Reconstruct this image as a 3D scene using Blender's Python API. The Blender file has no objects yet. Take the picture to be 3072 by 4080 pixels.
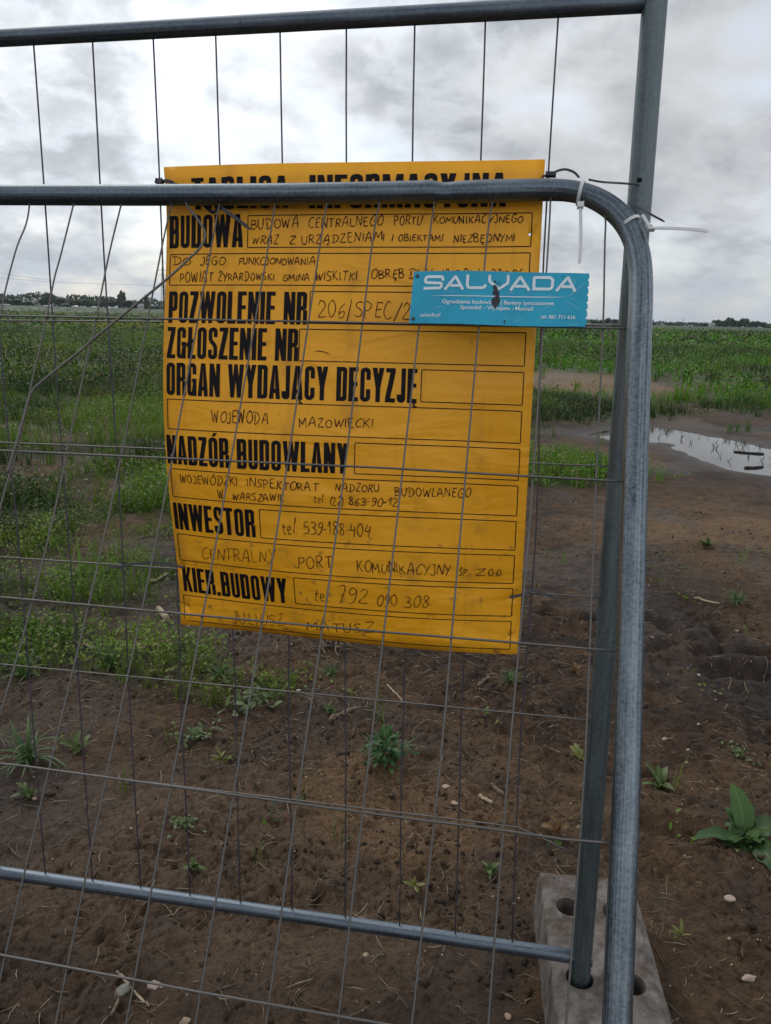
import bpy, bmesh, math, random, json
import numpy as np
from mathutils import Vector, Matrix
from mathutils.geometry import delaunay_2d_cdt
random.seed(7); rng = np.random.default_rng(7)
scene = bpy.context.scene
col = scene.collection

# measured positions (metres, world space; millimetres on the two boards)
D = json.loads(r'''{"R":[[0.999688,0.024992,0.0],[0.006077,-0.243071,0.969989],[0.024242,-0.969686,-0.243147]],"rear":{"O":[-0.6758,1.5933,1.4281],
"U":[0.118614,-0.021138,0.002054],"V":[0.00326,-0.012288,-0.248335],"N":[-0.176031,-0.983293,0.046346],"rail":[[-0.7508,1.6312,1.9455],
[0.3976,1.4262,1.958]],"brail":[[-0.8964,1.5725,0.1484],[0.4085,1.34,0.1714]],"post":[[0.4165,1.4229,1.9613],[0.4312,1.3338,0.1256]],
"h5":[[-1.2341,1.6434,0.4336],[-0.8715,1.5786,0.4361],[-0.61,1.5318,0.4378],[0.0157,1.4203,0.448],[0.2217,1.3836,0.4516],[0.2844,1.3724,0.4518],
[0.3235,1.3648,0.4391],[0.3606,1.3575,0.4251],[0.4071,1.3482,0.4044]]},"front":{"O":[-0.751,1.575,1.6601],"N":[-0.157095,-0.864306,0.477804],
"frame":[[-0.751,1.575,1.6601],[-0.4695,1.5231,1.6588],[-0.2066,1.4756,1.6592],[-0.0406,1.4465,1.6611],[0.0398,1.4326,1.6625],[0.0676,1.4275,1.6624],
[0.0873,1.4239,1.6623],[0.1069,1.4203,1.6622],[0.1342,1.4157,1.6629],[0.1958,1.4053,1.6643],[0.2414,1.3973,1.6649],[0.2715,1.3918,1.6648],
[0.2975,1.3865,1.6639],[0.3174,1.3807,1.6599],[0.3376,1.3727,1.652],[0.356,1.3633,1.6411],[0.3712,1.3533,1.628],[0.3832,1.3423,1.612],
[0.3907,1.3313,1.5946],[0.3959,1.3196,1.5752],[0.3986,1.306,1.5515],[0.3981,1.2899,1.5222],[0.3957,1.2704,1.4861],[0.3912,1.2504,1.4484],
[0.3848,1.2144,1.3811],[0.3784,1.1784,1.3139],[0.3661,1.1076,1.1818],[0.3371,0.9376,0.8647],[0.3084,0.7923,0.5925]],"left":[-0.95,1.6118,1.6612],
"v":[[[-0.6887,1.5616,1.6563],[-0.686,1.5528,1.6412],[-0.6855,1.5391,1.6166],[-0.6877,1.5289,1.5974],[-0.6947,1.5167,1.5731],[-0.6998,1.502,1.5448],
[-0.7067,1.4628,1.4717],[-0.7074,1.4091,1.3743],[-0.714,1.3088,1.1907]],[[-0.5961,1.5447,1.6561],[-0.5966,1.5365,1.6412],[-0.6072,1.4857,1.5458],
[-0.6126,1.4649,1.5064],[-0.6169,1.4259,1.4344],[-0.6269,1.3573,1.3071],[-0.6346,1.3048,1.2095],[-0.6485,1.2592,1.1225],[-0.67,1.1152,0.855]],
[[-0.5001,1.5271,1.6558],[-0.5017,1.5192,1.6411],[-0.513,1.4691,1.5468],[-0.522,1.4033,1.4248],[-0.5359,1.3303,1.2882],[-0.5493,1.2422,1.1244],
[-0.5709,1.1548,0.9592],[-0.5934,1.0896,0.8339],[-0.6221,1.0009,0.6639]],[[-0.4019,1.5091,1.6556],[-0.4037,1.5013,1.641],[-0.4148,1.4519,1.5479],
[-0.4524,1.228,1.1305],[-0.4999,1.0406,0.7759],[-0.533,0.9098,0.5284]],[[-0.3118,1.4925,1.6553],[-0.3132,1.4849,1.6409],[-0.3224,1.4356,1.5489],
[-0.3625,1.2148,1.1361],[-0.406,1.029,0.7858],[-0.4419,0.8693,0.485],[-0.4672,0.7568,0.2733]],[[-0.209,1.4737,1.655],[-0.2104,1.4661,1.6408],
[-0.2188,1.4174,1.55],[-0.2624,1.2,1.1424],[-0.3028,1.0163,0.7968],[-0.3395,0.8588,0.4997],[-0.3654,0.7478,0.2906]],[[-0.1152,1.4565,1.6548],
[-0.1168,1.449,1.6407],[-0.1268,1.4013,1.551],[-0.1669,1.186,1.1484],[-0.2064,1.0045,0.807],[-0.241,0.8486,0.5138],[-0.2653,0.739,0.3075]],
[[-0.0228,1.4396,1.6545],[-0.0246,1.4322,1.6407],[-0.0362,1.3853,1.552],[-0.0723,1.1721,1.1543],[-0.1117,0.9928,0.8171],[-0.143,0.8386,0.5278],
[-0.165,0.7301,0.3244]],[[0.0718,1.4223,1.6543],[0.0701,1.415,1.6406],[0.0594,1.3685,1.553],[0.0193,1.1586,1.1601],[-0.016,0.981,0.8272],
[-0.0462,0.8287,0.5417],[-0.0675,0.7215,0.3409]],[[0.1689,1.4045,1.654],[0.1671,1.3973,1.6405],[0.1555,1.3516,1.554],[0.1171,1.1442,1.1662],
[0.0852,0.9686,0.838],[0.0512,0.8187,0.5557],[0.0273,0.7131,0.3569]],[[0.2635,1.3871,1.6537],[0.2624,1.3799,1.6404],[0.2551,1.3341,1.5551],
[0.2178,1.1294,1.1725],[0.1793,0.957,0.848],[0.1491,0.8086,0.5697],[0.1279,0.7043,0.3739]],[[0.3449,1.3632,1.6372],[0.346,1.3592,1.6303],
[0.349,1.3489,1.6126],[0.3463,1.3317,1.5808],[0.3426,1.304,1.5294],[0.336,1.2573,1.4427],[0.3105,1.1158,1.1783],[0.2814,0.9444,0.8588],
[0.2462,0.7987,0.5836],[0.2214,0.696,0.3897]]],"h":[[[-0.7065,1.44,1.4371],[-0.0078,1.3156,1.4418],[0.3698,1.2476,1.443]],[[-0.6639,1.3087,1.2137],
[-0.0017,1.193,1.222],[0.1594,1.1638,1.2223],[0.35,1.1295,1.2228]],[[-0.6223,1.1805,0.9955],[0.0044,1.0686,0.999],[0.3278,1.012,1.0029]],
[[-0.5801,1.0506,0.7744],[-0.5416,1.0443,0.7755],[0.0106,0.9447,0.7769],[0.159,0.9187,0.7787],[0.2273,0.9059,0.778],[0.2482,0.9017,0.7774],
[0.3064,0.8927,0.7802]],[[-0.5373,0.9189,0.5502],[-0.2385,0.8644,0.5498],[0.0167,0.8201,0.5537],[0.1745,0.7924,0.5554],[0.301,0.7701,0.5566]]],
"bent":[[-0.3773,1.5022,1.6512],[-0.373,1.4898,1.6386],[-0.3511,1.4688,1.6161],[-0.3339,1.4488,1.5941],[-0.3308,1.441,1.581],[-0.3368,1.4326,1.5638],
[-0.3519,1.4288,1.5477],[-0.3974,1.4155,1.5045],[-0.4728,1.3937,1.4403],[-0.5191,1.3802,1.4008],[-0.5403,1.373,1.3807],[-0.6059,1.3518,1.3249],
[-0.6173,1.3476,1.3114],[-0.6226,1.3428,1.299],[-0.6322,1.3139,1.2393],[-0.6382,1.2984,1.2073],
[-0.6418,1.2842,1.1803]]},"sign":{"TL":[-0.4296,1.5566,1.7135],"u":[0.984347,-0.175416,0.017044],"v":[0.013108,-0.049419,-0.998692],
"N":[-0.176031,-0.983293,0.046346],"o":[-1.333907,-0.198738],
"rot":0.006482126119385075,"c":[-0.00024,-0.15714,1.3157,-2.24014,1.07765,0.07008,0.49506,-2.15614,4.40568,-2.83337,-0.15608,-0.29159,-0.22715,-0.51352,1.36623,0.08295,0.07046,1.5661,-3.09846,1.22056],
"top":89.37,"pit":67.62,"bh":56.9,"l":9.09,"r":683.52,"xs":[168.1,283.6,502.4,383.8,198.1,260.3]},"print":[["TABLICA",55.6,246.3,76.0,55.9],
["INFORMACYJNA",284.8,637.4,78.0,58.1],["BUDOWA",6.8,159.1,145.6,60.2],["POZWOLENIE NR",9.5,287.6,284.1,59.4],["ZGŁOSZENIE NR",8.4,273.3,350.2,59.3],
["ORGAN WYDAJĄCY DECYZJĘ",7.4,495.3,419.6,62.2],["NADZÓR BUDOWLANY",3.9,371.7,553.0,57.5],["INWESTOR",6.6,187.8,687.8,56.7],
["KIER.BUDOWY",11.2,244.5,824.3,55.9]],"hand":[["BUDOWA",173.7,113.4,266.8,111.4,18.1],["CENTRALNEGO",284.8,112.7,422.0,107.8,16.2],
["PORTU",441.8,107.9,490.3,108.1,14.4],["KOMUNIKACYJNEGO",511.7,106.6,669.0,105.0,12.6],["WRAZ",178.1,140.7,228.4,140.0,14.1],
["Z",249.4,139.5,260.8,139.5,13.1],["URZĄDZENIAMI",272.3,141.2,425.4,134.2,14.7],["I",438.2,135.0,440.7,135.0,12.0],
["OBIEKTAMI",450.8,135.9,530.3,136.1,11.2],["NIEZBĘDNYMI",549.3,138.5,655.6,137.0,13.4],["DO",14.2,175.6,53.1,176.1,15.5],
["JEGO",73.6,176.7,124.4,177.1,14.5],["FUNKCJONOWANIA",151.7,176.8,298.6,176.9,12.6],["POWIAT",31.3,207.9,102.2,207.4,18.0],
["ŻYRARDOWSKI",112.0,205.7,221.6,205.6,14.4],["GMINA",238.8,206.3,290.6,206.1,12.4],["WISKITKI",300.7,205.2,378.0,204.7,16.4],
["OBRĘB",403.7,200.4,464.2,199.3,15.4],["DŁUNIAGOLI",471.0,200.1,597.1,199.7,14.5],["DZ",617.3,199.7,635.0,199.7,14.2],
["NR",633.4,199.7,649.4,199.8,12.6],["86",654.2,199.8,673.3,199.8,16.5],["206/SPEC/2021",307.8,268.6,526.6,271.2,27.2],
["~",306.0,334.9,333.7,336.0,4.1],["WOJEWODA",106.5,467.4,219.2,464.6,22.7],["MAZOWIECKI",278.5,469.3,416.6,466.3,16.2],
["WOJEWÓDZKI",29.5,590.3,155.5,585.4,16.9],["INSPEKTORAT",175.4,586.5,315.7,588.9,16.2],["NADZORU",348.0,586.6,430.0,583.9,14.1],
["BUDOWLANEGO",460.2,590.6,598.8,587.6,15.7],["W",113.7,615.9,124.8,615.0,16.7],["WARSZAWIE",143.5,615.5,248.6,611.2,14.8],
["tel.",307.4,610.7,328.4,609.6,13.4],["(22)",338.5,613.6,363.2,613.3,16.9],["863-90-12",373.8,611.0,464.8,610.6,15.9],
["tel.",245.0,674.8,273.2,673.7,25.2],["539-188-404",287.1,671.9,413.7,669.7,24.0],["CENTRALNY",63.7,746.4,225.4,736.7,24.5],
["PORT",270.8,743.4,341.5,737.8,22.3],["KOMUNIKACYJNY",388.6,742.3,566.4,741.9,21.8],["SP.",581.1,741.4,599.3,740.8,14.0],
["Z",613.1,740.4,629.5,739.9,15.0],["O.O.",636.4,739.7,663.9,739.1,15.0],["tel.",300.8,810.6,335.8,809.2,27.5],["792",348.8,811.1,406.2,809.2,32.1],
["090",425.2,811.7,464.1,810.0,26.6],["308",480.3,811.9,524.4,810.3,26.3],["JULIUSZ",116.6,886.4,232.7,876.6,26.2],
["MATUSZ",279.3,881.8,416.5,872.5,21.9]],"holes":[[10.9,119.5],[681.1,125.5],[679.8,784.5],[680.8,862.6],[18.2,858.4],[16.5,772.0]],
"salv":{"c":[[0.0372,1.3473,1.5261],[0.317,1.297,1.5271],[0.3083,1.2527,1.4442],[0.0307,1.3024,1.4429]],
"N":[-0.157095,-0.864306,0.477804]},"sal":{"letters":[[[[59.12,19.26],[56.61,11.57],[27.37,11.22],[23.7,16.9],[26.06,22.5],[56.32,24.2],[56.21,30.97],
[53.19,33.35],[22.2,33.79]],9.5],[[[63.37,36.46],[82.14,10.79],[98.0,35.96]],0],[[[73.52,28.63],[92.33,28.37]],0],[[[105.29,7.47],[105.65,28.88],
[110.06,32.54],[137.33,31.69],[140.74,25.85]],0],[[[146.11,6.99],[147.56,19.97],[154.03,24.51],[165.09,33.14],[181.64,21.83],[181.2,6.57]],0],
[[[187.11,35.12],[203.93,9.3],[222.28,34.61]],0],[[[195.53,27.17],[217.27,26.87]],0],[[[230.52,34.26],[229.54,9.91],[259.18,9.55],[264.35,13.85],
[263.7,28.06],[259.92,31.32],[229.64,31.29]],0],[[[271.67,34.8],[291.73,8.69],[306.14,35.66]],0],[[[281.34,26.67],[300.74,26.4]],0]],
"line":[[33.02,48.34],[294.66,46.07]],"rivets":[[8.06,8.86],[7.34,91.75]],"text":[["Ogrodzenia budowlane | Bariery tymczasowe",[60.33,62.53],
[268.69,61.03]],["Sprzedaż - Wynajem - Montaż",[95.99,72.53],[232.16,71.68]],["salvada.pl",[20.42,88.03],[58.81,87.29]],
["tel. 881 711 616",[246.41,85.71],[309.17,86.73]]],"tar":[[[154.29,27.98],[157.06,25.63],[161.88,29.49],[164.17,35.92],[166.77,40.49],[167.06,47.39],
[168.92,54.26],[166.68,63.47],[163.57,66.97],[161.12,70.45],[156.58,64.11],[153.49,59.11],[154.55,52.19],[158.89,49.82],[160.12,45.2],[159.06,37.15],
[155.32,32.58]],[[154.99,37.21],[157.37,38.79],[158.23,44.08],[156.32,45.72],[154.35,40.68]],[[164.0,18.59],[166.35,19.72],[165.16,22.05]],
[[156.45,17.53],[159.02,18.66],[157.93,22.14],[155.52,20.32]],[[160.19,22.11],[162.5,22.78],[161.77,25.1]],[[167.14,24.33],[169.54,26.15],
[167.87,28.02]],[[144.4,8.4],[145.72,7.92],[145.26,10.71]],[[280.54,6.76],[282.8,7.42],[281.79,9.04]],[[179.26,90.66],[181.05,90.62],[181.92,96.29],
[180.4,97.01]],[[30.85,93.6],[32.27,94.04],[32.14,97.73]]],"scratch":[[[324.83,17.18],[301.97,39.59],[293.52,45.4]],[[290.7,53.4],[315.7,67.68]],
[[241.2,74.01],[265.71,59.49]],[[44.41,72.53],[60.12,68.09]],[[173.51,3.41],[191.53,2.74]],[[182.96,86.03],[180.02,91.78]],[[295.58,97.35],
[315.26,97.39]],[[59.02,42.11],[63.58,41.58]],[[70.48,41.48],[81.83,39.91]],[[199.08,92.54],[212.09,87.28]],[[296.06,14.59],[303.78,14.49],
[305.35,22.46]],[[258.03,43.22],[262.51,44.07]],[[299.18,48.04],[307.04,50.86]],[[179.64,40.76],[191.93,39.65]],[[10.23,14.72],
[10.37,21.3]]]},"ties":{"tailA":[[0.3056,1.3487,1.6358],[0.3045,1.3255,1.5934],[0.3024,1.3094,1.5636],[0.3,1.2976,1.5415]],
"tailB":[[0.4095,1.3071,1.5989],[0.4413,1.3014,1.599],[0.4755,1.2941,1.597],[0.4957,1.2888,1.5941]],"strapB":[[0.399,1.3184,1.6201],
[0.4046,1.3117,1.6097],[0.4101,1.3041,1.5979]],"blackA":[[-0.4319,1.5299,1.6834],[-0.4168,1.5281,1.685],[-0.4025,1.5251,1.6801]],
"blackA2":[[-0.3129,1.4829,1.6375],[-0.2908,1.471,1.6233],[-0.2519,1.4493,1.5969]],"blackB":[[0.2544,1.427,1.6919],[0.2639,1.4234,1.6937],
[0.2722,1.422,1.6951]],"blackB2":[[0.2677,1.4228,1.6944],[0.2783,1.4191,1.6999],[0.2906,1.4149,1.7017],[0.3041,1.4102,1.6968],[0.3133,1.4061,1.6876]],
"blackC":[[0.3258,1.3918,1.6827],[0.3523,1.4101,1.6826],[0.381,1.3854,1.6772],[0.4105,1.3882,1.6761]],"blackD":[[0.3933,1.3828,1.6468],
[0.4089,1.3619,1.635],[0.4225,1.3411,1.6227],[0.4401,1.332,1.6122]],"blackE":[[-0.5792,1.5463,0.927],[-0.5373,1.5252,0.94],[-0.4929,1.5076,0.9519],
[-0.4528,1.5006,0.9542],[-0.4261,1.5057,0.9483],[-0.4106,1.5108,0.9421]],"blackF":[[0.2388,1.3723,0.9462],[0.2619,1.3726,0.9532],[0.2802,1.3797,0.9584],
[0.3007,1.3839,0.9519],
[0.3348,1.3833,0.9391]]},"weeds":[["dock",1.068,1.97,0.18,"broad-leaved green dock plant right of the fence posts with one tall upright leaf"],
["rosette",0.919,2.243,0.1,"small leafy weed just right of the front fence post above the concrete foot"],
["rosette",2.157,5.017,0.13,"light green seedling alone on the bare soil below the puddle, beside a short pale twig"],
["grass",1.874,3.873,0.12,"feathery yellow green tuft beside the long pale twig on the right"],
["sprout",0.744,1.57,0.055,"yellowing sprout on bare soil right of the concrete foot"],
["red",0.521,1.939,0.065,"reddish brown seedling just behind the far end of the concrete foot"],
["bush",0.02,2.311,0.12,"dense dark green bushy weed on bare soil under the yellow board"],
["dock",2.061,7.407,0.3,"large pale leafy weed between the board and the posts, left of the puddle"],
["sprout",0.1,1.72,0.04,"tiny two-leaved seedling just above the lower rail under the middle of the board"],
["rosette",-0.2,2.656,0.07,"low green weed at the left end of the thick broken stick"],
["mat",-0.643,2.436,0.09,"flat yellow green moss-like mat left of the bushy weed"],
["sprout",-0.524,2.282,0.07,"narrow upright yellow green seedling below the flat yellow green mat"],
["grass",-1.165,2.286,0.17,"broad arching grass tuft near the left edge above the double wire"],
["mat",-0.503,2.702,0.14,"grey green spreading weed under the lower left of the board"],
["grass",-1.451,2.887,0.14,"drooping grass tuft at the far left above the moss"],
["grass",-1.138,2.991,0.16,"thick dark green grass tuft left of the board bottom"],
["grass",-0.649,2.89,0.13,"thin bluish grass tuft just under the left bottom corner of the board"],
["rosette",0.309,1.797,0.05,"small dull green rosette near the lower rail left of the concrete foot"],
["sprout",0.695,2.37,0.1,"narrow yellow green weed half hidden behind the rear fence post"],
["red",0.829,3.05,0.07,"yellow brown seedling right of the lower right corner of the board"],
["mat",1.273,2.449,0.07,"small pale weed between the two leafy docks on the right"],
["rosette",-1.023,2.349,0.09,"light green seedling with upright leaves right of the broad grass tuft"],
["rosette",-1.076,2.084,0.07,"yellow green seedling under the double wire at the left edge"],
["sprout",-0.112,2.798,0.07,"yellowing seedling under the middle of the board"],["grass",-0.212,2.978,0.08,"thin grass tuft by the pile of dry stems"],
["grass",0.525,2.913,0.09,"sparse grass tuft under the right half of the board"],
["rosette",-0.485,1.76,0.05,"tiny weed standing just above the lower rail on the left"],
["mat",-0.558,1.949,0.07,"small twiggy weed on the sandy soil left of centre"]],
"stones":[[0.914,1.706,0.03,1,0.85,0.5,"pink","rounded pale pink pebble on bare soil right of the concrete foot"],
[0.868,1.475,0.042,1,0.45,0.4,"pink","oblong pale pink pebble near the bottom right corner"],
[-0.489,1.409,0.04,1,0.75,0.5,"pink","pinkish white stone lying behind the snapped pale stem at bottom left"],
[-0.546,1.383,0.034,0.8,1.15,0.5,"grey","smooth grey stone under the snapped pale stem at bottom left"],
[-0.397,1.324,0.026,1,0.6,0.7,"tan","square tan stone chip at the bottom edge left of centre"],
[0.215,2.193,0.024,1,0.8,0.5,"pink","pale pebble right of the bushy dark weed"],
[0.234,2.096,0.026,1,0.7,0.5,"tan","flat tan pebble below the pale pebble and above the double wire"],
[0.269,2.136,0.013,1,0.8,0.6,"white","small whitish pebble beside the flat tan pebble"],
[-0.797,2.165,0.022,1.3,0.8,0.7,"grey","dull grey stone just under the double wire on the left"],
[-0.022,1.504,0.015,1,0.9,0.7,"tan","small round tan pebble below the lower rail in the middle"],
[0.291,1.353,0.015,1,0.9,0.7,"tan","small round tan pebble at the bottom edge left of the concrete foot"],
[-0.329,2.818,0.018,1,0.7,0.6,"white","small white pebble under the board beside the wire"],
[1.103,2.484,0.016,1,0.8,0.5,"tan","pale chip on bare soil between the two leafy weeds on the right"],
[1.033,2.531,0.018,1,0.8,0.5,"tan","tan pebble above the leafy weed by the front post"],
[1.357,3.061,0.022,1,0.7,0.5,"white","whitish stone on the smooth soil on the right"],
[1.729,3.528,0.022,1.2,0.6,0.4,"tan","light stone at the right above the tyre marks"]],"sticks":[[[[-0.187,2.547],[-0.161,2.592],[-0.129,2.631],
[-0.094,2.679]],0.0085,"bark","thick broken stick with peeling bark lying under the board"],[[[-1.13,3.647],[-1.091,3.581],[-1.047,3.5]],
0.016,"pale","short stub of pale wood lying left of the bottom corner of the board"],[[[-0.577,1.429],[-0.55,1.407],[-0.517,1.381],[-0.483,1.356]],
0.003,"pale","snapped pale hollow stem over the grey stone at bottom left"],[[[0.387,2.864],[0.419,2.915],[0.453,2.972]],
0.006,"bark","short brown twig under the right half of the board"],[[[0.362,2.194],[0.373,2.169],[0.39,2.138]],
0.007,"bark","brown twig above the double wire near the right"],[[[0.313,2.13],[0.331,2.105],[0.349,2.082]],
0.006,"pale","pale split twig below the brown twig near the double wire"],[[[0.023,2.91],[0.055,2.843],[0.086,2.778]],
0.0035,"pale","thin straight straw slanting under the middle of the board"],[[[1.676,3.949],[1.732,3.918],[1.783,3.873]],
0.007,"pale","long pale twig on bare soil at the right"],[[[-1.296,4.042],[-1.267,4.114],[-1.237,4.206]],
0.009,"pale","pale forked stalk left of the lower black tie"],[[[2.743,10.461],[2.949,10.765],[3.138,10.938]],
0.018,"dark","dark wet branch at the left tip of the puddle"],[[[4.258,9.425],[4.403,9.344],[4.575,9.302]],
0.012,"dark","dark wet stick floating in the right part of the puddle"],[[[3.898,8.322],[4.011,8.337],[4.147,8.411]],
0.013,"dark","dark forked branch at the near edge of the puddle"],[[[-0.31,3.53],[-0.264,3.612],[-0.229,3.677]],
0.008,"bark","brown stalk leaning in the pile of stems behind the board"],[[[0.2,2.081],[0.237,2.069],[0.273,2.047]],
0.003,"bark","thin rootlet beside the flat tan pebble"],[[[-1.393,3.24],[-1.303,3.17],[-1.228,3.16]],
0.006,"pale","curved whitish stalk on dark soil left of the board"],[[[-1.148,2.991],[-1.084,3.124]],
0.005,"pale","pale straw lying left of the bottom corner of the board"],[[[0.706,2.065],[0.718,2.047],[0.737,2.039]],
0.003,"pale","thin pale straw behind the posts above the concrete foot"]],"stems_pile":[-0.232,3.245],"puddle":[[2.727,10.372],[3.071,10.787],
[3.877,11.517],[4.061,11.551],[4.279,11.24],[4.411,10.705],[4.701,10.452],[4.878,9.771],[5.026,9.01],[4.683,7.506],[4.132,7.33],[3.979,7.888],
[3.762,8.115],[3.577,8.502],[3.575,9.118],[3.626,9.912],[3.37,9.948],[3.092,10.02],[2.898,10.15]],"ruts":[[[1.204,3.28],[1.32,3.339],[1.407,3.37],
[1.486,3.38]],[[1.65,3.54],[1.614,3.399],[1.591,3.293],[1.721,3.276]],[[1.445,3.275],[1.657,3.323],[1.785,3.295]],[[1.329,3.668],[1.387,3.599],
[1.411,3.413]],[[1.415,3.092],[1.521,3.107],[1.691,3.098]],[[0.788,2.046],[0.83,2.003],[0.933,1.986]],[[0.831,3.698],[0.953,3.613],[1.094,3.622]]],
"trees":[[-144.05,296.9,4.84,5.13,0],[-143.14,302.88,4.49,4.81,1],[-142.95,308.49,4.27,3.66,3],[-130.84,302.96,5.13,3.95,0],[-127.16,299.09,6.3,4.67,0],
[-128.57,309.35,5.33,4.81,1],[-124.17,305.75,3.98,3.55,3],[-121.52,306.81,4.75,2.76,0],[-121.15,312.32,5.05,4.01,1],[-117.16,308.5,5.24,3.95,0],
[-118.32,318.75,4.72,4.07,1],[-113.3,312.07,4.88,3.58,0],[-110.69,310.88,5.1,3.16,0],[-109.59,316.57,5.24,4.01,1],[-106.1,312.48,6.63,1.78,2],
[-103.96,308.98,7.63,1.56,2],[-104.92,314.99,7.25,1.59,2],[-102.58,313.65,5.35,4.34,0],[-102.02,319.09,4.4,4.01,1],[-93.48,306.04,6.44,1.72,2],
[-94.51,316.18,4.0,3.95,3],[-93.57,321.67,3.57,4.41,3],[-89.74,322.76,4.22,4.81,0],[-83.43,324.44,4.4,6.01,1],[-149.04,294.43,4.33,5.92,0],
[-156.71,296.09,4.68,8.02,1],[99.0,387.56,3.04,3.83,0],[101.76,386.84,2.67,3.35,1],[103.49,381.2,3.8,3.31,0],[108.57,384.98,3.49,3.83,1],
[112.77,383.77,2.51,4.79,3],[129.12,399.66,1.71,3.52,3],[135.28,387.04,2.61,2.94,0],[141.93,395.29,1.83,4.02,3],[149.26,392.58,2.92,2.26,0],
[153.75,396.21,1.89,3.56,3],[147.23,371.92,2.77,3.35,0],[148.93,365.85,3.88,2.84,0],[144.95,351.27,4.42,2.96,0],[147.07,350.39,4.08,2.73,1],
[147.91,347.86,4.89,3.17,0],[150.8,348.8,4.37,2.96,0],[153.45,349.83,4.63,3.2,1],[154.49,347.18,4.66,2.96,0],[158.62,350.81,4.16,3.0,0],
[160.67,349.87,3.82,3.0,1],[164.66,353.54,3.51,2.8,0],[171.52,361.36,3.02,2.87,3],[174.02,354.6,3.33,5.67,0],[180.49,351.35,3.9,7.09,1],
[-33.21,398.62,1.38,14.36,0],[-12.41,399.81,1.43,11.97,1],[13.12,399.78,1.6,14.36,0],[36.2,398.36,1.71,11.97,1],[58.91,395.64,1.82,14.36,0],
[-61.7,374.96,2.33,11.37,1],[-74.31,352.25,2.67,10.77,0]],"bld":[[-141.38,314.7,5.14,7.6],[-97.0,310.19,4.55,2.2],[145.72,361.75,2.8,2.4]],
"pyl":[[-81.82,288.63,17.15],[223.6,610.33,6.28]],"cab":[[[-82.36,148.71,8.74],[-91.74,188.9,9.46],[-106.32,259.03,10.34],[-116.43,319.44,12.06],
[-128.75,410.27,14.89],[-123.64,505.09,16.88]],[[-82.47,148.66,7.51],[-91.82,188.86,8.42],[-106.35,259.02,9.91],[-116.45,319.44,11.79],
[-128.77,410.27,14.66],[-123.65,505.09,16.74]]],"arch":[[0.118,2.488,0.0],[0.248,2.552,0.0]],"yflow":[-19.97,59.3,0.0]}''')

# ---------------------------------------------------------------- camera, light, exposure
EYE = 1.45
R = np.array(D['R'])
cam_data = bpy.data.cameras.new('camera'); cam = bpy.data.objects.new('camera', cam_data); col.objects.link(cam)
cam_data.sensor_fit = 'VERTICAL'; cam_data.sensor_height = 36.0; cam_data.lens = 36.0*1671/2212
cam_data.clip_start = 0.05; cam_data.clip_end = 6000
rx, ry, rz = R[:, 0], -R[:, 1], -R[:, 2]
cam.matrix_world = Matrix(((rx[0], ry[0], rz[0], 0), (rx[1], ry[1], rz[1], 0), (rx[2], ry[2], rz[2], EYE), (0, 0, 0, 1)))
scene.camera = cam
scene.view_settings.view_transform = 'Standard'; scene.view_settings.look = 'None'
scene.view_settings.exposure = 0.62; scene.view_settings.gamma = 1.0; scene.view_settings.use_curve_mapping = False

SUN_AZ, SUN_EL = -38.0, 48.0          # degrees: clockwise from straight ahead (+Y), elevation
sd = Vector((math.sin(math.radians(SUN_AZ))*math.cos(math.radians(SUN_EL)), math.cos(math.radians(SUN_AZ))*math.cos(math.radians(SUN_EL)), math.sin(math.radians(SUN_EL))))
sun_data = bpy.data.lights.new('sun', 'SUN'); sun_data.energy = 0.7; sun_data.angle = math.radians(28); sun_data.color = (1.0, .96, .9)
sun = bpy.data.objects.new('sun', sun_data); col.objects.link(sun)
sun.rotation_euler = (-sd).to_track_quat('-Z', 'Y').to_euler()

world = bpy.data.worlds.new('World'); scene.world = world; world.use_nodes = True
nt = world.node_tree; nt.nodes.clear()

class NT:
    def __init__(s, nt): s.nt = nt
    def n(s, t, **k):
        nd = s.nt.nodes.new(t)
        for a, b in k.items():
            if a == 'inp':
                for i, v in b.items():
                    if hasattr(v, 'is_output'): s.nt.links.new(v, nd.inputs[i])
                    else: nd.inputs[i].default_value = v
            else: setattr(nd, a, b)
        return nd
    def math(s, op, a, b=0.0, c=None, clamp=False):
        i = {0: a, 1: b}
        if c is not None: i[2] = c
        return s.n('ShaderNodeMath', operation=op, use_clamp=clamp, inp=i).outputs[0]
    def ramp(s, f, stops, interp='LINEAR'):
        nd = s.n('ShaderNodeValToRGB', inp={0: f}); r = nd.color_ramp; r.interpolation = interp
        while len(r.elements) < len(stops): r.elements.new(0.5)
        for e, (p, c) in zip(r.elements, stops):
            e.position = p; e.color = (*(c if hasattr(c, '__len__') else (c, c, c)), 1)
        return nd.outputs[0]
    def noise(s, vec, scale, detail=4, rough=.5, dist=0.0, out=0):
        return s.n('ShaderNodeTexNoise', inp={'Vector': vec, 'Scale': scale, 'Detail': detail, 'Roughness': rough, 'Distortion': dist}).outputs[out]
    def mix(s, f, a, b, mode='MIX'):
        nd = s.n('ShaderNodeMix', data_type='RGBA', blend_type=mode)
        for i, v in ((0, f), (6, a), (7, b)):
            if hasattr(v, 'is_output'): s.nt.links.new(v, nd.inputs[i])
            else: nd.inputs[i].default_value = v if i == 0 else (*v, 1)
        return nd.outputs[2]

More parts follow.
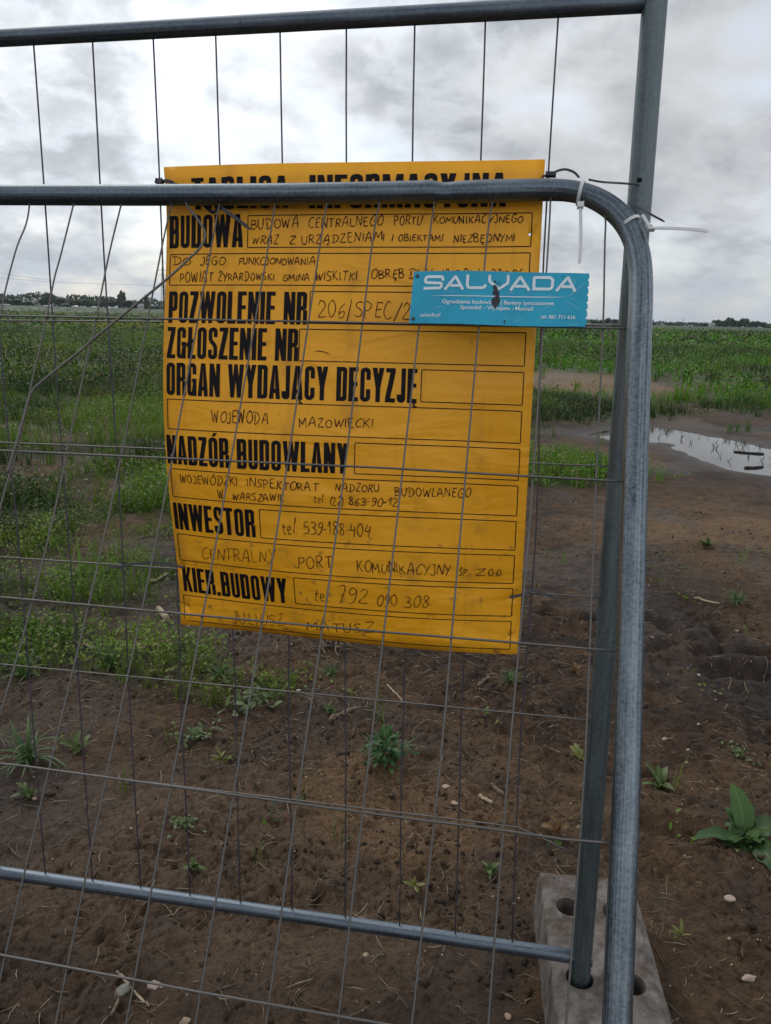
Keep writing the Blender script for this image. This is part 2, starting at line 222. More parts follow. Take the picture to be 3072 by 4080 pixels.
W = NT(nt)
tc = W.n('ShaderNodeTexCoord').outputs['Generated']
nrm = W.n('ShaderNodeVectorMath', operation='NORMALIZE', inp={0: tc}).outputs[0]
sep = W.n('ShaderNodeSeparateXYZ', inp={0: nrm})
X, Y, Z = sep.outputs
zc = W.math('MAXIMUM', Z, 0.0)
den = W.math('ADD', zc, 0.42)
px = W.math('DIVIDE', X, den); py = W.math('DIVIDE', Y, den)
pv = W.n('ShaderNodeCombineXYZ', inp={0: px, 1: py, 2: 3.7}).outputs[0]
big = W.noise(pv, 1.5, 3, .5, .2)
med = W.noise(pv, 3.6, 9, .54, .15)
fine = W.noise(pv, 10.5, 8, .6, .1)
dens = W.math('ADD', W.math('MULTIPLY', big, .55), W.math('ADD', W.math('MULTIPLY', med, .62), W.math('MULTIPLY', fine, .16)))
sdot = W.n('ShaderNodeVectorMath', operation='DOT_PRODUCT', inp={0: nrm, 1: tuple(sd)}).outputs['Value']
# brightness of the cloud deck: thin and bright towards the hidden sun, thick and grey off to the side, raised behind the camera to light the board
base = W.ramp(W.math('MULTIPLY_ADD', sdot, .5, .5), [(0, .95), (.45, .76), (.68, .40), (.78, .355), (.83, .48), (.88, .63), (1, .82)])
contrast = W.ramp(dens, [(.54, 1.28), (.61, 1.12), (.66, .95), (.705, .79), (.77, .64)])
# billowing lit edges of nearer cumulus
pn = W.n('ShaderNodeCombineXYZ', inp={0: W.math('MULTIPLY', px, 1.0), 1: W.math('MULTIPLY', py, 1.0), 2: 11.3}).outputs[0]
puf = W.noise(pn, 4.6, 10, .56, .15)
edge = W.ramp(puf, [(.44, 0.0), (.515, .9), (.53, 1.0), (.60, .45), (.68, .1)])
contrast = W.mix(W.math('MULTIPLY', edge, .5), contrast, (1.28, 1.27, 1.26))
bright = W.n('ShaderNodeMix', data_type='RGBA', blend_type='MULTIPLY', inp={0: 1.0, 6: base, 7: contrast}).outputs[2]
# paler, even band close to the horizon
hz = W.ramp(Z, [(0.0, 1.0), (.035, .85), (.10, .32), (.22, 0.0)])
bright = W.mix(W.math('MULTIPLY', hz, .7), bright, (.40, .42, .44))
tint = W.ramp(dens, [(.42, (1.0, .99, .98)), (.60, (.945, .97, 1.0)), (.78, (.86, .925, 1.0))])
cloud = W.mix(1.0, bright, tint, 'MULTIPLY')
sky = W.n('ShaderNodeTexSky', sky_type='NISHITA', sun_disc=False, sun_elevation=math.radians(SUN_EL), sun_rotation=math.radians(SUN_AZ), air_density=1.0, dust_density=2.0)
bg_sky = W.n('ShaderNodeBackground', inp={0: sky.outputs[0], 1: .15})
bg_cloud = W.n('ShaderNodeBackground', inp={0: cloud, 1: 1.0})
gap = W.ramp(med, [(.30, 0.55), (.42, .80), (.54, 1.0)])
mixs = W.n('ShaderNodeMixShader', inp={0: gap, 1: bg_sky.outputs[0], 2: bg_cloud.outputs[0]})
W.n('ShaderNodeOutputWorld', inp={0: mixs.outputs[0]})

# ---------------------------------------------------------------- helpers
def tag(o, label=None, cat=None, group=None, kind=None):
    if label: o['label'] = label
    if cat: o['category'] = cat
    if group: o['group'] = group
    if kind: o['kind'] = kind
    return o
def empty(name, loc=(0, 0, 0), rot=(0, 0, 0)):
    o = bpy.data.objects.new(name, None); o.empty_display_size = .1; col.objects.link(o); o.location = loc; o.rotation_euler = rot
    return o
def link(name, me, mat=None, parent=None, loc=None):
    o = bpy.data.objects.new(name, me); col.objects.link(o)
    if mat is not None and not me.materials: me.materials.append(mat)
    if parent is not None:
        o.parent = parent
        if loc is None: o.matrix_parent_inverse = Matrix.Translation(-Vector(parent.location)) if parent.rotation_euler[2] == 0 else parent.matrix_world.inverted()
    if loc is not None: o.location = loc
    return o
def mesh_np(name, V, F, smooth=False, attrs=None, n=None):
    """V (n,3), F (m,k) fixed-size faces"""
    V = np.asarray(V, np.float32); F = np.asarray(F, np.int32); me = bpy.data.meshes.new(name)
    me.vertices.add(len(V)); me.vertices.foreach_set('co', V.ravel())
    m, k = F.shape; me.loops.add(m*k); me.loops.foreach_set('vertex_index', F.ravel())
    me.polygons.add(m); me.polygons.foreach_set('loop_start', np.arange(m, dtype=np.int32)*k)
    if smooth: me.polygons.foreach_set('use_smooth', np.ones(m, bool))
    for an, av in (attrs or {}).items():
        av = np.asarray(av, np.float32)
        if av.ndim == 1: a = me.attributes.new(an, 'FLOAT', 'POINT'); a.data.foreach_set('value', av)
        else:
            if av.shape[1] == 3: av = np.c_[av, np.ones(len(av), np.float32)]
            a = me.attributes.new(an, 'FLOAT_COLOR', 'POINT'); a.data.foreach_set('color', av.ravel())
    me.update(calc_edges=True); me.validate()
    return me
def mesh_py(name, V, F, smooth=False):
    me = bpy.data.meshes.new(name); me.from_pydata([tuple(map(float, v)) for v in V], [], F)
    if smooth: me.polygons.foreach_set('use_smooth', [True]*len(me.polygons))
    me.update(); return me

def catmull(P, n=6, closed=False):
    P = [np.array(p, float) for p in P]; out = []; m = len(P)
    rngi = range(m if closed else m-1)
    for i in rngi:
        p0 = P[(i-1) % m] if closed or i > 0 else 2*P[0]-P[1]
        p1 = P[i]; p2 = P[(i+1) % m]
        p3 = P[(i+2) % m] if closed or i+2 < m else 2*P[-1]-P[-2]
        for k in range(n):
            t = k/n; out.append(.5*((2*p1)+(-p0+p2)*t+(2*p0-5*p1+4*p2-p3)*t*t+(-p0+3*p1-3*p2+p3)*t**3))
    if not closed: out.append(P[-1])
    return out

def tube(name, pts, r, sides=8, caps=True, closed=False, shape=None, ref=None, flat=None):
    """swept tube; r number or list; shape(i, u, arc) -> radius factor; flat=(a, b) cross-section factors; writes a UV map (u round, v metres along)"""
    P = [Vector(p) for p in pts]; n = len(P)
    T = []
    for i in range(n):
        a = P[(i-1) % n] if closed or i > 0 else P[0]; b = P[(i+1) % n] if closed or i < n-1 else P[-1]
        T.append((b-a).normalized())
    up = Vector(ref) if ref else (Vector((0, 0, 1)) if abs(T[0].z) < .8 else Vector((0, -1, 0)))
    N = (up-T[0]*up.dot(T[0])).normalized(); V = []; arc = [0.0]
    for i in range(n):
        if i: arc.append(arc[-1]+(P[i]-P[i-1]).length)
        N = (N-T[i]*N.dot(T[i])).normalized(); B = T[i].cross(N)
        rr = r[i] if hasattr(r, '__len__') else r
        for k in range(sides):
            u = k/sides; a = 2*math.pi*u; q = rr*(shape(i, u, arc[i]) if shape else 1.0)
            fa, fb = flat if flat else (1, 1)
            V.append(P[i]+N*math.cos(a)*q*fa+B*math.sin(a)*q*fb)
    F = []; UV = []
    for i in range(n if closed else n-1):
        j = (i+1) % n
        for k in range(sides):
            k2 = (k+1) % sides
            F.append((i*sides+k, i*sides+k2, j*sides+k2, j*sides+k))
            aj = arc[j] if j else arc[-1]+.01
            UV += [(k/sides, arc[i]), ((k+1)/sides, arc[i]), ((k+1)/sides, aj), (k/sides, aj)]
    nq = len(F)
    if caps and not closed:
        F.append(tuple(range(sides-1, -1, -1))); F.append(tuple(range((n-1)*sides, n*sides))); UV += [(0, 0)]*(2*sides)
    me = bpy.data.meshes.new(name); me.from_pydata(V, [], F)
    me.polygons.foreach_set('use_smooth', [True]*nq+[False]*(len(F)-nq))
    uv = me.uv_layers.new(name='UVMap'); uv.data.foreach_set('uv', np.array(UV, np.float32).ravel()); me.update()
    return me

def hsh(ix, iy, s):
    h = (ix.astype(np.int64)*374761393+iy.astype(np.int64)*668265263+s*1442695041) & 0xffffffff
    h = ((h ^ (h >> 13))*1274126177) & 0xffffffff
    return ((h ^ (h >> 16)) & 0xffff)/65535.0
def vnoise(x, y, s=0):
    ix = np.floor(x); iy = np.floor(y); fx = x-ix; fy = y-iy
    fx = fx*fx*fx*(fx*(fx*6-15)+10); fy = fy*fy*fy*(fy*(fy*6-15)+10)
    a = hsh(ix, iy, s); b = hsh(ix+1, iy, s); c = hsh(ix, iy+1, s); d = hsh(ix+1, iy+1, s)
    return (a*(1-fx)+b*fx)*(1-fy)+(c*(1-fx)+d*fx)*fy
def fbm(x, y, o=4, s=0, g=.5):
    t = 0; a = 1; n = 0; c, sn = math.cos(.6), math.sin(.6)
    for k in range(o):
        t = t+a*vnoise(x, y, s+k*17); n += a; a *= g; x, y = (c*x-sn*y)*2.03+7.1, (sn*x+c*y)*2.03-3.3
    return t/n
def sstep(a, b, x):
    t = np.clip((x-a)/(b-a), 0, 1); return t*t*(3-2*t)
def seg_dist(x, y, P, closed=False):
    d = np.full(np.shape(x), 1e9); P = [np.array(p, float) for p in P]; n = len(P)
    for i in range(n if closed else n-1):
        a = P[i]; b = P[(i+1) % n]; e = b-a; L = e@e
        t = np.clip(((x-a[0])*e[0]+(y-a[1])*e[1])/L, 0, 1)
        d = np.minimum(d, np.hypot(x-a[0]-t*e[0], y-a[1]-t*e[1]))
    return d
def inside(x, y, P):
    r = np.zeros(np.shape(x), bool); n = len(P)
    for i in range(n):
        x1, y1 = P[i]; x2, y2 = P[(i+1) % n]
        c = ((y1 > y) != (y2 > y)) & (x < (x2-x1)*(y-y1)/((y2-y1) if y2 != y1 else 1e-9)+x1)
        r ^= c
    return r

# ---------------------------------------------------------------- materials
def new_mat(name):
    m = bpy.data.materials.new(name); m.use_nodes = True; n = m.node_tree; n.nodes.clear()
    return m, NT(n)
def finish(T, bsdf, disp=None):
    T.n('ShaderNodeOutputMaterial', inp={0: bsdf})
def simple(name, c, rough=.6, metal=0.0, var=.15, scale=30, bump=0.0, spec=.5, coord='Object'):
    m, T = new_mat(name); v = T.n('ShaderNodeTexCoord').outputs[coord]
    nz = T.noise(v, scale, 5, .6)
    cc = T.mix(T.ramp(nz, [(.3, 0.0), (.7, 1.0)]), tuple(x*(1-var) for x in c), tuple(min(1, x*(1+var)) for x in c))
    i = {'Base Color': cc, 'Roughness': rough, 'Metallic': metal, 'Specular IOR Level': spec}
    if bump: i['Normal'] = T.n('ShaderNodeBump', inp={'Strength': bump, 'Distance': .01, 'Height': nz}).outputs[0]
    finish(T, T.n('ShaderNodeBsdfPrincipled', inp=i).outputs[0]); return m
def galvanised(name, lo, hi, rough=.42, metal=.85):
    m, T = new_mat(name); uv = T.n('ShaderNodeTexCoord').outputs['UV']
    s1 = T.n('ShaderNodeMapping', inp={0: uv, 3: (26, 1.2, 1)}).outputs[0]
    st = T.noise(s1, 1.0, 6, .62)
    s2 = T.n('ShaderNodeMapping', inp={0: uv, 3: (5, 38, 1)}).outputs[0]
    sp = T.noise(s2, 3.0, 6, .65)
    s3 = T.n('ShaderNodeMapping', inp={0: uv, 3: (2.5, 3.5, 1)}).outputs[0]
    bl = T.noise(s3, 1.6, 4, .6)
    k = T.math('ADD', T.math('MULTIPLY', st, .45), T.math('ADD', T.math('MULTIPLY', sp, .3), T.math('MULTIPLY', bl, .3)))
    c = T.mix(T.ramp(k, [(.42, 0.0), (.62, 1.0)]), lo, hi)
    scr = T.ramp(T.noise(T.n('ShaderNodeMapping', inp={0: uv, 3: (3, 60, 1)}).outputs[0], 2.2, 2, .5), [(.69, 0.0), (.74, 1.0)])
    c = T.mix(T.math('MULTIPLY', scr, .35), c, tuple(x*.35 for x in lo))
    ro = T.ramp(k, [(.35, rough-.1), (.65, rough+.14)])
    b = T.n('ShaderNodeBump', inp={'Strength': .25, 'Distance': .002, 'Height': k}).outputs[0]
    finish(T, T.n('ShaderNodeBsdfPrincipled', inp={'Base Color': c, 'Roughness': ro, 'Metallic': metal, 'Normal': b}).outputs[0]); return m
M_RAIL = galvanised('galvanised_rail', (.062, .080, .10), (.17, .20, .23), .44)
M_POST_REAR = galvanised('galvanised_post_dull', (.070, .092, .098), (.165, .195, .205), .46, .8)
M_POST = galvanised('galvanised_post', (.26, .30, .34), (.58, .64, .69), .38)
M_WIRE = galvanised('galvanised_wire', (.075, .070, .068), (.20, .19, .175), .48, .7)
M_WIRE2 = galvanised('galvanised_wire_dark', (.050, .046, .060), (.11, .105, .125), .5, .6)
M_NYLON, T = new_mat('white_nylon')
bs = T.n('ShaderNodeBsdfPrincipled', inp={'Base Color': (.80, .80, .80, 1), 'Roughness': .35, 'Subsurface Weight': .3, 'Subsurface Radius': (.004, .004, .004)}).outputs[0]
tl = T.n('ShaderNodeBsdfTranslucent', inp={0: (.85, .86, .86, 1)}).outputs[0]
finish(T, T.n('ShaderNodeMixShader', inp={0: .35, 1: bs, 2: tl}).outputs[0])
M_BLACKTIE = simple('black_nylon', (.018, .017, .024), .4)
M_INK = simple('black_print', (.010, .007, .009), .6, var=.3, spec=.15)
M_MARKER = simple('brown_marker', (.055, .014, .010), .6, var=.35, scale=90, spec=.15)
M_RUST = simple('rust', (.22, .06, .015), .8)

def yellow_mat():
    m, T = new_mat('yellow_board_plastic'); tcn = T.n('ShaderNodeTexCoord'); uv = tcn.outputs['UV']
    c0 = (.91, .395, .010); c1 = (.95, .430, .016)
    n1 = T.noise(T.n('ShaderNodeMapping', inp={0: uv, 3: (3, 3, 1)}).outputs[0], 1.5, 4, .55)
    c = T.mix(T.ramp(n1, [(.35, 0.0), (.65, 1.0)]), c0, c1)
    # grime: drips down the sheet and faint rub marks above the wires behind
    dr = T.ramp(T.noise(T.n('ShaderNodeMapping', inp={0: uv, 3: (34, 2.2, 1)}).outputs[0], 1.0, 5, .6), [(.56, 0.0), (.74, 1.0)])
    c = T.mix(T.math('MULTIPLY', dr, .28), c, (.50, .20, .012))
    sx = T.n('ShaderNodeSeparateXYZ', inp={0: uv}).outputs
    wv = T.math('PINGPONG', T.math('SUBTRACT', T.math('ADD', sx[0], T.math('MULTIPLY', T.noise(uv, 4.0, 2), .02)), .03), .0855)
    rub = T.math('MULTIPLY', T.ramp(wv, [(0.0, 1.0), (.03, .25), (.06, 0.0)]), T.ramp(T.noise(uv, 9.0, 4), [(.48, 0.0), (.66, 1.0)]))
    c = T.mix(T.math('MULTIPLY', rub, .45), c, (.30, .13, .02))
    fl = T.ramp(T.noise(uv, 60.0, 2, .5), [(.70, 0.0), (.76, 1.0)])
    c = T.mix(T.math('MULTIPLY', fl, .35), c, (.33, .13, .015))
    # mud thrown up on the lower part
    mud = T.math('MULTIPLY', T.ramp(T.noise(uv, 26.0, 4, .6), [(.60, 0.0), (.70, 1.0)]), T.ramp(sx[1], [(.9, 0.0), (1.26, .7)]))
    c = T.mix(mud, c, (.22, .11, .035))
    ro = T.ramp(n1, [(.3, .40), (.7, .60)])
    wr = T.noise(T.n('ShaderNodeMapping', inp={0: uv, 3: (2.2, 5, 1)}).outputs[0], 1.6, 3, .5, .6)
    bb = T.n('ShaderNodeBump', inp={'Strength': .6, 'Distance': .02, 'Height': wr}).outputs[0]
    finish(T, T.n('ShaderNodeBsdfPrincipled', inp={'Base Color': c, 'Roughness': ro, 'Specular IOR Level': .4, 'Normal': bb}).outputs[0]); return m
M_YELLOW = yellow_mat()
M_TEAL, T = new_mat('teal_plate')
v = T.n('ShaderNodeTexCoord').outputs['Object']
n1 = T.noise(v, 14, 5, .6); n2 = T.noise(v, 120, 3, .6)
c = T.mix(T.ramp(n1, [(.35, 0.0), (.65, 1.0)]), (.004, .27, .42), (.006, .33, .49))
c = T.mix(T.math('MULTIPLY', T.ramp(n2, [(.68, 0.0), (.74, 1.0)]), .5), c, (.08, .42, .50))
finish(T, T.n('ShaderNodeBsdfPrincipled', inp={'Base Color': c, 'Roughness': .38}).outputs[0])
M_PALEINK = simple('pale_grey_print', (.62, .68, .72), .45, var=.08)
M_SCRATCH = simple('scratched_metal', (.36, .60, .66), .5)
M_TAR = simple('black_tar', (.012, .012, .018), .55, bump=.4, scale=120)

def soil_mat():
    m, T = new_mat('soil'); tcn = T.n('ShaderNodeTexCoord'); v = tcn.outputs['Object']
    n1 = T.noise(v, 1.3, 6, .6, .3); n2 = T.noise(v, 9.0, 8, .65, .2); n3 = T.noise(v, 70.0, 6, .7)
    n4 = T.noise(v, 320.0, 3, .7)
    dark = (.023, .0135, .0080); mid = (.104, .060, .033); sand = (.215, .130, .068)
    c = T.mix(T.ramp(T.math('ADD', T.math('MULTIPLY', n2, .7), T.math('MULTIPLY', n1, .3)), [(.42, 0.0), (.56, 1.0)]), dark, mid)
    n0 = T.noise(v, .8, 5, .62, .5)
    c = T.mix(T.math('MULTIPLY', T.ramp(n0, [(.47, 0.0), (.60, 1.0)]), .72), c, (.020, .0125, .0085))
    att = T.n('ShaderNodeAttribute', attribute_name='cover').outputs['Color']
    sp = T.n('ShaderNodeSeparateXYZ', inp={0: att}).outputs      # x green cover, y sand, z wet
    sandf = T.math('MULTIPLY', sp[1], T.ramp(T.math('ADD', T.math('MULTIPLY', n1, .5), T.math('MULTIPLY', n2, .5)), [(.34, 0.35), (.54, 1.0)]))
    c = T.mix(sandf, c, sand)
    c = T.mix(T.math('MULTIPLY', T.ramp(n3, [(.50, 0.0), (.64, 1.0)]), T.ramp(n1, [(.38, .12), (.60, .75)])), c, (.020, .0125, .009))  # dark speckles: shade of small pits put into the colour
    c = T.mix(T.math('MULTIPLY', T.ramp(n4, [(.56, 0.0), (.70, 1.0)]), .5), c, (.17, .112, .068))
    n5 = T.noise(v, 150.0, 5, .75)
    c = T.mix(T.math('MULTIPLY', T.ramp(n5, [(.52, 0.0), (.62, 1.0)]), .55), c, (.018, .011, .008))
    wet = sp[2]
    c = T.mix(T.math('MULTIPLY', wet, .6), c, (.022, .016, .014))
    gr = T.mix(T.ramp(n2, [(.35, 0.0), (.65, 1.0)]), (.018, .030, .008), (.05, .085, .02))
    c = T.mix(T.math('MULTIPLY', sp[0], T.ramp(n3, [(.3, .75), (.6, 1.0)])), c, gr)
    # far fields: strips of crop and a pale flowering strip, by distance from the fence
    geo = T.n('ShaderNodeNewGeometry').outputs['Position']
    g3 = T.n('ShaderNodeSeparateXYZ', inp={0: geo}).outputs
    yy = T.math('ADD', g3[1], T.math('MULTIPLY', T.noise(geo, .03, 3), 14.0))
    strip = T.ramp(T.math('DIVIDE', yy, 500.0), [(0.0, (.048, .10, .018)), (.13, (.055, .12, .02)), (.20, (.035, .065, .014)), (.30, (.05, .08, .025)), (.36, (.06, .085, .03)), (.42, (.032, .055, .016)), (.6, (.028, .046, .016)), (.75, (.022, .038, .014))])
    far = T.ramp(T.math('DIVIDE', g3[1], 200.0), [(.10, 0.0), (.22, 1.0)])
    fn = T.noise(T.n('ShaderNodeMapping', inp={0: geo, 3: (1, .35, 1)}).outputs[0], .9, 5, .65)
    strip = T.mix(T.ramp(fn, [(.35, .55), (.62, 0.0)]), strip, (.022, .045, .010))
    c = T.mix(far, c, strip)
    ro = T.math('SUBTRACT', T.ramp(n2, [(.3, .78), (.7, .95)]), T.math('MULTIPLY', wet, .45))
    h = T.math('ADD', T.math('MULTIPLY', n2, .4), T.math('ADD', T.math('MULTIPLY', n3, .45), T.math('ADD', T.math('MULTIPLY', n4, .2), T.math('MULTIPLY', n5, .3))))
    b = T.n('ShaderNodeBump', inp={'Strength': 1.0, 'Distance': .032, 'Height': h}).outputs[0]
    finish(T, T.n('ShaderNodeBsdfPrincipled', inp={'Base Color': c, 'Roughness': ro, 'Specular IOR Level': .3, 'Normal': b}).outputs[0]); return m
M_SOIL = soil_mat()
def crumb_mat():
    m, T = new_mat('soil_crumb'); v = T.n('ShaderNodeTexCoord').outputs['Object']
    c = T.mix(T.ramp(T.noise(v, 18, 5, .6), [(.35, 0.0), (.65, 1.0)]), (.030, .018, .012), (.10, .062, .038))
    finish(T, T.n('ShaderNodeBsdfPrincipled', inp={'Base Color': c, 'Roughness': .95, 'Specular IOR Level': .2}).outputs[0]); return m
M_CRUMB = crumb_mat()
def leaf_mat(name, tint=(1, 1, 1)):
    m, T = new_mat(name); a = T.n('ShaderNodeAttribute', attribute_name='tint').outputs['Color']
    c = T.mix(1.0, a, tint, 'MULTIPLY')
    d = T.n('ShaderNodeBsdfPrincipled', inp={'Base Color': c, 'Roughness': .55, 'Specular IOR Level': .3}).outputs[0]
    t = T.n('ShaderNodeBsdfTranslucent', inp={0: c}).outputs[0]
    finish(T, T.n('ShaderNodeMixShader', inp={0: .3, 1: d, 2: t}).outputs[0]); return m
M_GREEN = leaf_mat('vegetation')
def leafc(name, a, b):
    m, T = new_mat(name); tcn = T.n('ShaderNodeTexCoord'); v = tcn.outputs['Object']
    oi = T.n('ShaderNodeObjectInfo').outputs['Random']
    f = T.math('ADD', T.math('MULTIPLY', oi, .7), T.math('MULTIPLY', T.noise(v, 30, 4), .5), clamp=True)
    c = T.mix(T.ramp(f, [(.15, 0.0), (.95, 1.0)]), a, b)
    uvx = T.n('ShaderNodeSeparateXYZ', inp={0: tcn.outputs['UV']}).outputs[0]
    rib = T.ramp(T.math('ABSOLUTE', T.math('SUBTRACT', uvx, .5)), [(0.0, .5), (.06, 0.0)])
    c = T.mix(rib, c, tuple(min(1, x*2.0+.02) for x in b))
    d = T.n('ShaderNodeBsdfPrincipled', inp={'Base Color': c, 'Roughness': .5, 'Specular IOR Level': .35}).outputs[0]
    t = T.n('ShaderNodeBsdfTranslucent', inp={0: c}).outputs[0]
    finish(T, T.n('ShaderNodeMixShader', inp={0: .28, 1: d, 2: t}).outputs[0]); return m
M_LEAF = {'dock': leafc('dock_leaf', (.022, .060, .012), (.060, .125, .028)), 'rosette': leafc('weed_leaf', (.040, .075, .018), (.11, .15, .045)),
  'grass': leafc('grass_blade', (.030, .075, .018), (.10, .16, .055)), 'bush': leafc('bush_leaf', (.014, .055, .012), (.045, .12, .025)),
  'sprout': leafc('sprout_leaf', (.10, .12, .02), (.19, .19, .05)), 'red': leafc('red_leaf', (.085, .038, .013), (.16, .080, .022)),
  'mat': leafc('mat_leaf', (.05, .09, .03), (.12, .16, .055))}
M_STRAW = {'pale': simple('dry_stalk', (.30, .235, .155), .8, var=.35, scale=60), 'bark': simple('bark', (.14, .10, .065), .9, var=.5, scale=90, bump=.6), 'dark': simple('wet_wood', (.018, .013, .011), .6, var=.3)}
M_STONE = {'pink': simple('pink_stone', (.34, .25, .20), .75, var=.15, scale=40, bump=.3), 'grey': simple('grey_stone', (.17, .16, .135), .8, var=.2, scale=60, bump=.3), 'tan': simple('tan_stone', (.30, .22, .15), .8, var=.2, scale=60, bump=.3), 'white': simple('white_stone', (.50, .46, .41), .7, var=.15, scale=60, bump=.2)}
def concrete():
    m, T = new_mat('weathered_concrete'); v = T.n('ShaderNodeTexCoord').outputs['Object']
    n1 = T.noise(v, 15, 8, .72, .05); n2 = T.noise(v, 40, 6, .7); n3 = T.noise(v, 200, 3, .6)
    c = T.mix(T.ramp(n1, [(.40, 0.0), (.60, 1.0)]), (.052, .038, .028), (.150, .132, .118))
    c = T.mix(T.math('MULTIPLY', T.ramp(n2, [(.5, 0.0), (.75, 1.0)]), .5), c, (.060, .042, .030))
    c = T.mix(T.math('MULTIPLY', T.ramp(T.n('ShaderNodeTexVoronoi', inp={'Vector': v, 'Scale': 55.0}).outputs[0], [(.05, 1.0), (.12, 0.0)]), .7), c, (.06, .045, .035))
    c = T.mix(T.math('MULTIPLY', T.ramp(n3, [(.68, 0.0), (.76, 1.0)]), .5), c, (.45, .42, .38))
    b = T.n('ShaderNodeBump', inp={'Strength': .5, 'Distance': .004, 'Height': T.math('ADD', n2, n3)}).outputs[0]
    finish(T, T.n('ShaderNodeBsdfPrincipled', inp={'Base Color': c, 'Roughness': .9, 'Normal': b}).outputs[0]); return m
M_CONC = concrete()

# ---------------------------------------------------------------- ground
BA = math.radians(6.0)                                    # the concrete foot's turn
BC = np.array((.486, 1.32)); BL, BW, BH = .66, .226, .13   # centre, length, width, top height
bx_dir = np.array((math.cos(BA), -math.sin(BA))); by_dir = np.array((math.sin(BA), math.cos(BA)))
PUD = D['puddle']
def trod(x, y): return sstep(.46, .58, fbm(x*.9+11, y*.9, 4, 503))
def height(x, y, fine=True):
    r = np.hypot(x, y)
    z = .05*(fbm(x*.45, y*.45, 3, 3)-.5)
    z = z+.030*(fbm(x*1.8, y*1.8, 3, 11)-.5)*sstep(60, 20, r)
    # broken, trodden soil
    n = fbm(x*7, y*7, 4, 23); z = z+.046*(n-.5)*sstep(40, 12, r)
    if fine:
        k = sstep(14, 5, r)
        rd = np.abs(fbm(x*22, y*22, 3, 41)-.5)*2
        k = k*(1-.50*trod(x, y))
        z = z+k*(.027*(fbm(x*34, y*34, 4, 31, .62)-.5)-.012*sstep(.16, 0, rd)*sstep(.45, .62, n))
        g = fbm(x*78, y*78, 2, 37); z = z+k*.009*(g-.5)*sstep(6, 3, r)-k*.010*sstep(.66, .80, g)*sstep(6, 4, r)
        pit = vnoise(x*26+5, y*26, 57); z = z-k*.012*sstep(.80, .93, pit)
        lump = vnoise(x*34, y*34+9, 61); z = z+k*.009*sstep(.76, .95, lump)
    for P in D['ruts']:
        d = seg_dist(x, y, P)+.02*(vnoise(x*9, y*9, 5)-.5)
        z = z-.040*np.exp(-(d/.040)**2)+.018*np.exp(-((d-.08)/.04)**2)
    # puddle bed
    d = seg_dist(x, y, PUD, True); ins = inside(x, y, PUD)
    sd_ = np.where(ins, -d, d)+.42*(fbm(x*2.6, y*2.6, 4, 71)-.5)
    near = sstep(1.6, .5, sd_)
    z = z*(1-.75*near)-.045*sstep(.30, -.25, sd_)-.012*near
    # foot of the fence is pressed into the soil, a low ridge beside it
    u = (x-BC[0])*bx_dir[0]+(y-BC[1])*bx_dir[1]; v = (x-BC[0])*by_dir[0]+(y-BC[1])*by_dir[1]
    bd = np.hypot(np.maximum(np.abs(u)-BW/2, 0), np.maximum(np.abs(v)-BL/2, 0))
    z = z*(1-.6*sstep(.3, .05, bd))-.01*sstep(.12, .0, bd)
    # the land rises slightly far off on the left
    az = np.degrees(np.arctan2(x, np.maximum(y, 1e-3)))
    z = z+sstep(90, 390, r)*(1.3+1.7*sstep(4, -12, az))
    return z
def cover(x, y):
    yb = np.interp(x, [-6, -3, -1.6, -.9, -.3, .6, 1.5, 2.6, 6, 14], [3.0, 3.1, 3.7, 4.4, 5.2, 6.6, 9.5, 13.0, 14.0, 15.0])
    n = fbm(x*.9, y*.9, 4, 101); n2 = fbm(x*3.1, y*3.1, 3, 113)
    w = .22*yb
    c = sstep(-w, w, y-yb+w*3.4*(n-.5)+w*1.5*(n2-.5))
    c = c*(1-.75*sstep(.48, .62, n)*sstep(13, 7, y))*(1-.6*sstep(.55, .66, fbm(x*.35, y*.8, 3, 131)))
    def blob(cx, cy, a, b, k): return k*sstep(1.25, .6, np.hypot((x-cx)/a, (y-cy)/b)+.7*(n2-.5)+.5*(n-.5))
    c = c*np.where(y < 9, .18+.82*sstep(.42, .56, fbm(x*2.6, y*2.6, 4, 139)), 1)
    c = c*(1-.85*sstep(.50, .60, fbm(x*.45, y*.7, 3, 151))*sstep(2, 6, x)*sstep(27, 18, y))
    c = np.maximum(c, blob(-1.75, 3.15, .55, .32, .9))       # green at the left edge
    c = np.maximum(c, blob(-.95, 3.05, .32, .20, .6))
    c = np.maximum(c, blob(-.62, 2.80, .30, .12, .35))
    c = np.maximum(c, blob(1.9, 7.6, .8, .8, .95))            # clump left of the posts
    c = np.maximum(c, blob(2.6, 13.2, 1.8, 1.3, .9))
    c = c*(1-blob(4.6, 20, 2.6, 4.6, .96))                    # bare sandy ground beyond
    c = c*(1-blob(-1.35, 4.7, .55, .38, .9))
    c = c*(1-blob(-1.0, 3.9, .42, .25, .6))
    c = c*(1-blob(-4.2, 9.6, 1.8, .7, .6))
    d = seg_dist(x, y, PUD, True); ins = inside(x, y, PUD)
    c = c*np.where(ins, .0, sstep(.2, .8, d))
    return c
def polar(r0, r1, ratio):
    r = [r0]
    while r[-1] < r1: r.append(r[-1]*ratio)
    return r
rad = polar(.75, 5.5, 1.0031)+polar(5.5*1.004, 13, 1.006)+polar(13*1.02, 4200, 1.04)
ang = list(np.arange(-180, -40, 6.0))+list(np.arange(-40, 40, .2))+list(np.arange(40, 180, 6.0))
RR, AA = np.meshgrid(rad, np.radians(ang), indexing='ij')
GX = RR*np.sin(AA); GY = RR*np.cos(AA); GZ = height(GX, GY)
nr, na = RR.shape
cv = cover(GX, GY)
